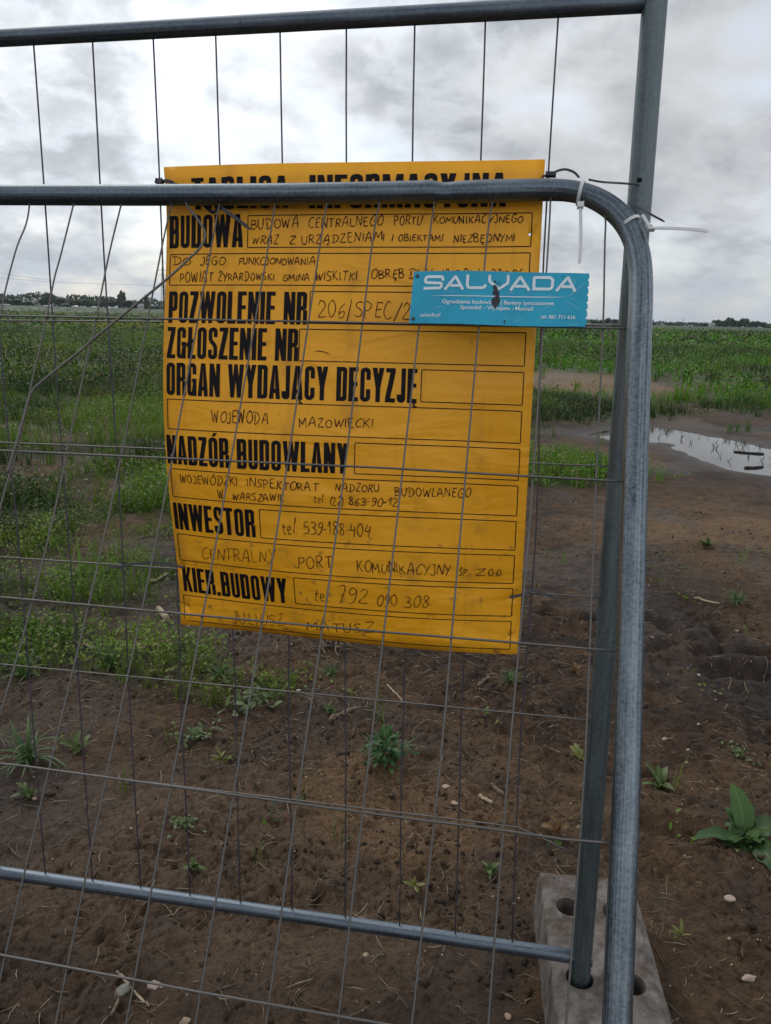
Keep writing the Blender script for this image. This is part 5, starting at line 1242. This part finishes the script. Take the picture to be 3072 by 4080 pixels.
lumps('soil_crumbs', 62000, .7, 7.5, .0013, .0115, M_SOIL, 'loose crumbs and clods of dark brown soil on the ground', keep=lambda x, y: rng.random(len(x)) < (.08+.92*sstep(.46, .64, fbm(x*3.3, y*3.3, 3, 601)))*(1-.6*trod(x, y)))
lumps('soil_grains', 60000, .8, 5.5, .0009, .0042, M_SOIL, 'fine dark grains of soil covering the ground', power=1.5, IV=OV, IF=OF)
lumps('fine_gravel', 900, .8, 6, .0018, .0075, M_STONE['tan'], 'small pale stones scattered over the brown soil')
lumps('white_grit', 420, .8, 7, .0014, .0050, M_STONE['white'], 'tiny whitish stones and shell bits scattered over the brown soil')
def litter(name, N, mat, label, L0, L1, r0, r1, w, dens):
    x, y = scatter(N, r0, r1, -36, 36, 1.3); ok = (rng.random(N) < dens(x, y)) & ~on_foot(x, y, .03) & ~inside(x, y, PUD); x, y = x[ok], y[ok]; n = len(x)
    a = rng.uniform(0, 6.28, n); L = rng.uniform(L0, L1, n); ww = w*rng.uniform(.5, 1.5, n); dx, dy = np.cos(a)*L/2, np.sin(a)*L/2
    z0 = height(x-dx, y-dy)+ww*.6; z1 = height(x+dx, y+dy)+ww*.6+rng.random(n)**4*.02; zm = np.maximum((z0+z1)/2, height(x, y)+ww*.6)
    bx_, by_ = rng.normal(0, .10, n)*L, rng.normal(0, .10, n)*L
    nx_, ny_ = -np.sin(a)*ww, np.cos(a)*ww; rows = []
    for (cx, cy, cz, k) in ((x-dx, y-dy, z0, .6), (x+bx_, y+by_, zm, 1), (x+dx, y+dy, z1, .5)):
        rows += [np.stack([cx+nx_*k, cy+ny_*k, cz], -1), np.stack([cx-nx_*k, cy-ny_*k, cz], -1), np.stack([cx, cy, cz+ww*1.2*k], -1)]
    V = np.stack(rows, 1).reshape(-1, 3); base = np.arange(n)[:, None]*9
    q = []
    for s in (0, 3):
        for k in range(3): k2 = (k+1) % 3; q += [(s+k, s+k2, s+3+k2), (s+k, s+3+k2, s+3+k)]
    F = (base[:, :, None]+np.array(q)[None]).reshape(-1, 3)
    tag(link(name, mesh_np(name, V, F, True), mat), label, name.replace('_', ' '), kind='stuff')
lit_d = lambda x, y: .25+.8*np.exp(-((y-3.3)/.9)**2)*sstep(1.6, -.4, x)*fbm(x*2, y*2, 3, 5)*1.6
litter('straw_litter', 9000, M_STRAW['pale'], 'bits of pale straw and dry stalks strewn over the soil', .010, .060, 1.1, 7, .0011, lit_d)
litter('twig_litter', 13000, M_STRAW['bark'], 'dark twigs and roots strewn over the soil', .015, .085, 1.1, 8, .0016, lit_d)

# ---------------------------------------------------------------- grass and weeds as a mass
def tint_of(x, y, n):
    a = fbm(x*.5, y*.5, 3, 401); b = fbm(x*2.2, y*2.2, 3, 409); right = sstep(0, 5, x)
    t = np.clip(.40+3.2*(a-.5)+1.4*(b-.5)+2.0*(fbm(x*.13, y*.13, 3, 431)-.5)+.5*(rng.random(n)-.5), 0, 1)[:, None]
    dark = np.array((.017, .046, .005)); brt = np.array((.105, .190, .013)); yel = np.array((.19, .20, .028)); lush = np.array((.072, .230, .007))
    c = dark*(1-t)+(brt*(1-right[:, None]*.8)+lush*right[:, None]*.8)*t
    yl = (sstep(.56, .68, fbm(x*1.1, y*1.1, 3, 419))*.45*(rng.random(n) < .5))[:, None]; c = c*(1-yl)+yel*yl
    c = c*rng.uniform(.75, 1.25, (n, 1)); dead = (rng.random(n) < .08)[:, None]; return np.where(dead, np.array((.20, .15, .08)), c)
def blades(N, r0, r1, h0, h1, w, base=.0, power=1.4, clump=6, dmul=1.0, tall=0.0):
    cx, cy = scatter(N//clump, r0, r1, power=power); cvv = cover(cx, cy)
    ok = (rng.random(len(cx)) < cvv*dmul+base) & ~inside(cx, cy, PUD)
    if tall: ok &= fbm(cx*.55, cy*.55, 4, 701) > tall+.06*sstep(0, 4, cx)
    cx, cy = cx[ok], cy[ok]; hs = .45+1.1*fbm(cx*1.3, cy*1.3, 3, 77)
    x = np.repeat(cx, clump); y = np.repeat(cy, clump); hs = np.repeat(hs, clump); n = len(x); sp = .35*h0*3
    x = x+rng.normal(0, sp*.35, n); y = y+rng.normal(0, sp*.35, n); ok = ~on_foot(x, y); x, y, hs = x[ok], y[ok], hs[ok]; n = len(x)
    h = rng.uniform(h0, h1, n)*hs; a = rng.uniform(0, 6.28, n); ln = rng.uniform(.15, .9, n)*h; z = height(x, y, False)-.004
    b = a+rng.normal(1.57, .4, n); wx_, wy_ = np.cos(b)*w*rng.uniform(.6, 1.4, n), np.sin(b)*w*rng.uniform(.6, 1.4, n)
    V = np.stack([np.stack([x-wx_, y-wy_, z], -1), np.stack([x+wx_, y+wy_, z], -1),
        np.stack([x+np.cos(a)*ln*.35+wx_*.7, y+np.sin(a)*ln*.35+wy_*.7, z+h*.62], -1), np.stack([x+np.cos(a)*ln*.35-wx_*.7, y+np.sin(a)*ln*.35-wy_*.7, z+h*.62], -1),
        np.stack([x+np.cos(a)*ln, y+np.sin(a)*ln, z+h*rng.uniform(.75, 1.0, n)], -1)], 1)
    F = (np.arange(n)[:, None, None]*5+np.array([(0, 1, 2), (0, 2, 3), (3, 2, 4)])[None]).reshape(-1, 3)
    return V.reshape(-1, 3), F, np.repeat(tint_of(x, y, n), 5, axis=0)
def leaves(N, r0, r1, H, s0, s1, base=0.0, power=1.4, clump=8, spread=1.0, asp=.6):
    cx, cy = scatter(N//clump, r0, r1, power=power); cvv = cover(cx, cy); ok = (rng.random(len(cx)) < cvv**1.2+base) & ~inside(cx, cy, PUD); cx, cy = cx[ok], cy[ok]
    hh = H*(.12+2.6*fbm(cx*.8, cy*.8, 4, 91)**2.4*sstep(0, .9, cover(cx, cy)+.25)); x = np.repeat(cx, clump); y = np.repeat(cy, clump); hh = np.repeat(hh, clump); n = len(x)
    x = x+rng.normal(0, s1*1.8*spread, n); y = y+rng.normal(0, s1*1.8*spread, n); ok = ~on_foot(x, y, s1) & ~inside(x, y, PUD); x, y, hh = x[ok], y[ok], hh[ok]; n = len(x)
    z = height(x, y, False)+hh*rng.random(n)**.7; s = rng.uniform(s0, s1, n); a = rng.uniform(0, 6.28, n); el = rng.normal(.35, .45, n); rl = rng.normal(0, .5, n)
    d = np.stack([np.cos(a)*np.cos(el), np.sin(a)*np.cos(el), np.sin(el)], -1); sd_ = np.stack([-np.sin(a)*np.cos(rl), np.cos(a)*np.cos(rl), np.sin(rl)], -1)
    P = np.stack([x, y, z], -1); up = np.array((0, 0, 1.))*(.12*s)[:, None]; s_ = s[:, None]
    V = np.stack([P, P+d*s_*.5+sd_*s_*asp/2+up, P+d*s_, P+d*s_*.5-sd_*s_*asp/2+up], 1).reshape(-1, 3)
    F = (np.arange(n)[:, None, None]*4+np.array([(0, 1, 2), (0, 2, 3)])[None]).reshape(-1, 3)
    return V, F, np.repeat(tint_of(x, y, n), 4, axis=0)
def merge(name, parts, label, cat):
    Vs, Fs, Cs = [], [], []; o = 0
    for V, F, C in parts: Vs.append(V); Fs.append(F+o); Cs.append(C); o += len(V)
    tag(link(name, mesh_np(name, np.vstack(Vs), np.vstack(Fs), False, {'tint': np.vstack(Cs)}), M_GREEN), label, cat, kind='stuff')
merge('grass', [blades(110000, 4.2, 18, .10, .30, .0045, .0, 1.5, 7, .45, .50), blades(110000, 1.7, 6.5, .035, .12, .0016, .004, 1.6, 9), blades(130000, 6, 17, .07, .26, .0045, .0, 1.5, 8, .9), blades(90000, 16, 60, .18, .36, .018, .0, 1.2, 6, .6)], 'short green grass growing among the weeds on the waste ground', 'grass')
merge('ground_weeds', [leaves(230000, 1.7, 6.5, .13, .009, .028, .003, 1.6, 10, .8), leaves(260000, 6, 17, .20, .016, .045, .0, 1.4, 12), leaves(290000, 16, 60, .55, .035, .10, .0, 1.1, 14), leaves(70000, 58, 190, .5, .25, .5, .0, 1.0, 8)], 'dense low broad leaved weeds covering the field', 'weeds')
# withered shoots standing in the puddle
xs, ys = [], []
while len(xs) < 24:
    x, y = ru(2.9, 5), ru(8, 11.5)
    if inside(np.array([x]), np.array([y]), PUD)[0]: xs.append(x); ys.append(y)
V = []; F = []; C = []
for x, y in zip(xs, ys):
    for k in range(random.randint(3, 7)):
        a = ru(0, 6.28); h = ru(.02, .09); l = h*ru(.5, 1.6); b = len(V); w = .0028
        V += [(x-w, y, WZ-.005), (x+w, y, WZ-.005), (x+math.cos(a)*l*.5+w, y+math.sin(a)*l*.5, WZ+h*.7), (x+math.cos(a)*l*.5-w, y+math.sin(a)*l*.5, WZ+h*.7), (x+math.cos(a)*l, y+math.sin(a)*l, WZ+h*ru(.5, 1))]
        F += [(b, b+1, b+2), (b, b+2, b+3), (b+3, b+2, b+4)]; C += [(.05, .055, .025)]*5
tag(link('puddle_weeds', mesh_np('puddle_weeds', V, F, False, {'tint': np.array(C)}), M_GREEN), 'drowned dark shoots poking out of the puddle', 'weeds', kind='stuff')
# yellow flowers far off on the left
fx, fy = D['yflow'][:2]; V = []; F = []; C = []
for k in range(260):
    x = fx+random.gauss(0, 1.3); y = fy+random.gauss(0, 1.6); z = hz1(x, y)+ru(.30, .62); s = ru(.03, .07); b = len(V)
    V += [(x-s, y, z), (x+s, y-.2*s, z), (x+s*.2, y, z+s), (x, y+s, z+.3*s)]; F += [(b, b+1, b+2), (b+1, b+3, b+2)]; C += [(.45, .42, .03)]*4
tag(link('yellow_flowers', mesh_np('yellow_flowers', V, F, False, {'tint': np.array(C)}), M_GREEN), 'patch of yellow flowering weeds in the field on the left', 'flowers', kind='stuff')

# ---------------------------------------------------------------- trees on the horizon
M_CROWN = leaf_mat('tree_foliage'); M_TRUNK = simple('trunk_bark', (.10, .08, .06), .9)
def crown_mesh(kind, seed):
    """unit crown: 1 high, about 1 wide, base at z = 0.12"""
    r = np.random.default_rng(seed); V = []; F = []; C = []
    nl = {0: 9, 1: 12, 2: 10, 3: 8}[kind]; bm = bmesh.new(); bmesh.ops.create_icosphere(bm, subdivisions=2, radius=1); S = np.array([v.co for v in bm.verts]); SF = np.array([[v.index for v in f.verts] for f in bm.faces]); bm.free(); o = 0; pts = []
    for k in range(nl):
        if kind == 2: c = np.array((r.normal(0, .06), r.normal(0, .06), .16+.74*k/(nl-1))); s = np.array((.34, .34, .16))*(1-.55*abs(k/(nl-1)-.4))
        elif kind == 3: c = np.array((r.normal(0, .25), r.normal(0, .2), r.uniform(.15, .55))); s = np.array((.26, .26, .26))*r.uniform(.8, 1.2)
        else: a = r.uniform(0, 6.28); q = r.uniform(.05, .30 if kind == 0 else .36); z = r.uniform(.30, .80); c = np.array((q*math.cos(a), q*math.sin(a), z)); s = np.array((.22, .22, .19))*r.uniform(.8, 1.25)
        P = S*(1+.25*(r.random((len(S), 1))-.5))*s+c; V.append(P); F.append(SF+o); o += len(P); C.append(np.tile(np.array((.026, .050, .018))*r.uniform(.75, 1.3), (len(P), 1)))
        n = 170; d = r.normal(size=(n, 3)); d /= np.linalg.norm(d, axis=1)[:, None]; p = c+d*s*r.uniform(.9, 1.28, (n, 1)); e = r.normal(size=(n, 3, 3))*.030
        V.append((p[:, None, :]+e).reshape(-1, 3)); F.append(np.arange(n*3).reshape(-1, 3)+o); o += n*3; C.append(np.repeat(np.array((.032, .062, .020))*r.uniform(.6, 1.5, (n, 1)), 3, axis=0))
    return mesh_np('crown', np.vstack(V), np.vstack(F), False, {'tint': np.vstack(C)})
crowns = {k: [crown_mesh(k, 50+k*10+i) for i in range(3)] for k in range(4)}
for k in crowns:
    for me in crowns[k]: me.materials.append(M_CROWN)
tv = tube('trunk', [(0, 0, -.03), (.01, 0, .15), (-.01, .01, .35), (.02, 0, .6)], [.035, .026, .02, .008], 8)
l1 = tube('trunk', [(0, 0, .28), (.08, .02, .42), (.14, .03, .58)], [.014, .010, .004], 6); bm = bmesh.new(); bm.from_mesh(tv); bm.from_mesh(l1); bm.to_mesh(tv); bm.free(); tv.materials.append(M_TRUNK)
TL_ = {0: ('round crowned tree', 'round tree'), 1: ('wide spreading tree', 'tree'), 2: ('narrow tall poplar', 'poplar'), 3: ('low bushy tree', 'bush')}
tree_list = []
for i, (x, y, zt, w, k) in enumerate(D['trees']):
    zb = hz1(x, y)-.2; h = max(1.2, zt-zb)*(1.3 if x < -30 else 1.08); nm = {0: 'round_tree', 1: 'spreading_tree', 2: 'poplar_tree', 3: 'bushy_tree'}[k]
    root = empty(nm, (x, y, zb)); side = 'on the left horizon' if x < -30 else ('in the dark wood on the right horizon' if x > 140 else ('on the horizon between the board and the posts' if x > 75 else 'on the horizon hidden behind the yellow board')); 
    if 120 < x <= 155: side = 'standing on the flat right horizon'
    tree_list.append((x/y, root, TL_[k][0], side))
    c = bpy.data.objects.new('crown', crowns[k][i % 3]); col.objects.link(c); c.parent = root; c.scale = (w*1.25, w*1.25, h); c.rotation_euler = (0, 0, i*1.7)
    t = bpy.data.objects.new('trunk', tv); col.objects.link(t); t.parent = root; t.scale = (h*.8, h*.8, h)
ORD = ['first', 'second', 'third', 'fourth', 'fifth', 'sixth', 'seventh', 'eighth', 'ninth', 'tenth', 'eleventh', 'twelfth', 'thirteenth', 'fourteenth']
cnt_ = {}
for _, root, kn, side in sorted(tree_list, key=lambda q: q[0]):
    c_ = cnt_.get((kn, side), 0); cnt_[(kn, side)] = c_+1; tag(root, f"{ORD[c_]} {kn} from the left {side}", 'tree', 'trees along the horizon')
# scrub that fills the foot of the treeline
def scrub():
    V = []; F = []; C = []; r = rng; 
    for a0, a1, d0, hmx, n in ((-34, -8, 338, 5.0, 9000), (-8, 13, 400, 2.2, 3000), (13, 34, 405, 2.2, 4600)):
        a = np.radians(r.uniform(a0, a1, n)); d = d0+r.uniform(0, 14, n); x, y = d*np.sin(a), d*np.cos(a); hh = hmx*(.25+.9*fbm(np.degrees(a)*1.2+40, d*0, 4, 7)); z = height(x, y, False)+hh*r.random(n)**.6
        e = r.normal(size=(n, 3, 3))*.42; V.append((np.stack([x, y, z], -1)[:, None]+e).reshape(-1, 3)); F.append(np.arange(n*3).reshape(-1, 3)+sum(map(len, V[:-1]))); C.append(np.repeat(np.array((.034, .062, .022))*r.uniform(.6, 1.4, (n, 1)), 3, axis=0))
    tag(link('scrub', mesh_np('scrub', np.vstack(V), np.vstack(F), False, {'tint': np.vstack(C)}), M_CROWN), 'low scrub along the foot of the distant treeline', 'bushes', kind='stuff')
scrub()
# ---------------------------------------------------------------- far buildings, pylons, cables
M_WALL = simple('pale_plaster', (.42, .40, .36), .9); M_ROOF = simple('grey_sheet_roof', (.26, .27, .27), .7); M_DARK = simple('dark_glass', (.03, .035, .04), .3); M_STEEL = simple('pylon_steel', (.16, .17, .18), .6)
def bmbox(name, c, s, mat, parent):
    me = bpy.data.meshes.new(name); bm = bmesh.new(); bmesh.ops.create_cube(bm, size=1)
    for v in bm.verts: v.co = Vector((v.co.x*s[0]+c[0], v.co.y*s[1]+c[1], v.co.z*s[2]+c[2]))
    bm.to_mesh(me); bm.free(); me.materials.append(mat); o = bpy.data.objects.new(name, me); col.objects.link(o); o.parent = parent; return o
for (x, y, zt, w), lab in zip(D['bld'], ('long low farm building with a pale roof among the trees on the left horizon', 'small white house beside the lone poplar on the left horizon', 'small pale house at the left end of the dark wood on the right horizon')):
    zb = hz1(x, y); H_ = max(1.6, zt-zb); root = empty('farm_building', (x, y, zb), (0, 0, .2)); tag(root, lab, 'building'); dp = w*.6
    bmbox('wall', (0, 0, H_*.28), (w, dp, H_*.56), M_WALL, root)
    hw, hd, z0, z1 = w*.54, dp*.58, H_*.54, H_
    me = mesh_py('roof', [(-hw, -hd, z0), (hw, -hd, z0), (hw, hd, z0), (-hw, hd, z0), (-hw, 0, z1), (hw, 0, z1)], [(0, 1, 5, 4), (2, 3, 4, 5), (0, 4, 3), (1, 2, 5), (0, 3, 2, 1)]); me.materials.append(M_ROOF)
    o = bpy.data.objects.new('roof', me); col.objects.link(o); o.parent = root
    for q in (-.28, 0, .28): bmbox('window', (w*q, -dp/2-.02, H_*.32), (w*.1, .06, H_*.2), M_DARK, root)
def bars(name, L, r, mat, parent):
    V = []; F = []
    for a, b in L:
        a, b = v3(a), v3(b); T_ = (b-a).normalized(); n1_ = T_.orthogonal().normalized(); n2_ = T_.cross(n1_); o = len(V)
        for p in (a, b): V += [p+n1_*r, p+n2_*r, p-n1_*r, p-n2_*r]
        F += [(o+k, o+(k+1) % 4, o+4+(k+1) % 4, o+4+k) for k in range(4)]
    me = mesh_py(name, V, F); me.materials.append(mat); o = bpy.data.objects.new(name, me); col.objects.link(o); o.parent = parent; return o
for (x, y, zt), lab, s in zip(D['pyl'], ('power pylon with side arms just left of the yellow board, faint against the clouds', 'tiny lattice mast on the right horizon'), (1.0, .8)):
    zb = hz1(x, y); H_ = zt-zb; root = empty('pylon', (x, y, zb)); tag(root, lab, 'pylon'); w = H_*.07; Ls = []
    lv = [H_*q for q in (0, .2, .38, .54, .68, .8, .9, 1.0)]; ww = lambda z: w*(1-.85*z/H_)
    for i in range(len(lv)-1):
        z0, z1 = lv[i], lv[i+1]; a, b = ww(z0), ww(z1); c0_ = [(-a, -a, z0), (a, -a, z0), (a, a, z0), (-a, a, z0)]; c1_ = [(-b, -b, z1), (b, -b, z1), (b, b, z1), (-b, b, z1)]
        for k in range(4): Ls += [(c0_[k], c1_[k]), (c0_[k], c1_[(k+1) % 4]), (c1_[k], c1_[(k+1) % 4])]
    bars('tower', Ls, .05, M_STEEL, root)
    for z in (.80, .92): bars('arm', [((-H_*.10, 0, H_*z), (H_*.10, 0, H_*z)), ((-H_*.10, 0, H_*z), (0, 0, H_*(z+.05))), ((H_*.10, 0, H_*z), (0, 0, H_*(z+.05)))], .05, M_STEEL, root)
for P, lab in zip(D['cab'], ('upper power cable sagging across the sky on the left', 'lower power cable sagging across the sky on the left')):
    tag(link('power_cable', tube('power_cable', catmull(P, 6), .03, 5), M_STEEL), lab, 'cable')
# ---------------------------------------------------------------- air
HZ = 0.00016
if HZ:
    hm = bpy.data.materials.new('air'); hm.use_nodes = True; hn = NT(hm.node_tree); hm.node_tree.nodes.clear()
    vol = hn.n('ShaderNodeVolumePrincipled', inp={'Color': (.78, .86, .95, 1), 'Density': HZ, 'Anisotropy': .3}); o_ = hn.n('ShaderNodeOutputMaterial'); hm.node_tree.links.new(vol.outputs[0], o_.inputs['Volume'])
    me = bpy.data.meshes.new('haze'); bm = bmesh.new(); bmesh.ops.create_cube(bm, size=1)
    for v in bm.verts: v.co = Vector((v.co.x*10000, v.co.y*10000, (-3 if v.co.z < 0 else 32)))
    bm.to_mesh(me); bm.free(); me.materials.append(hm); tag(link('haze', me), 'thin pale haze over the whole field', 'haze', kind='stuff')
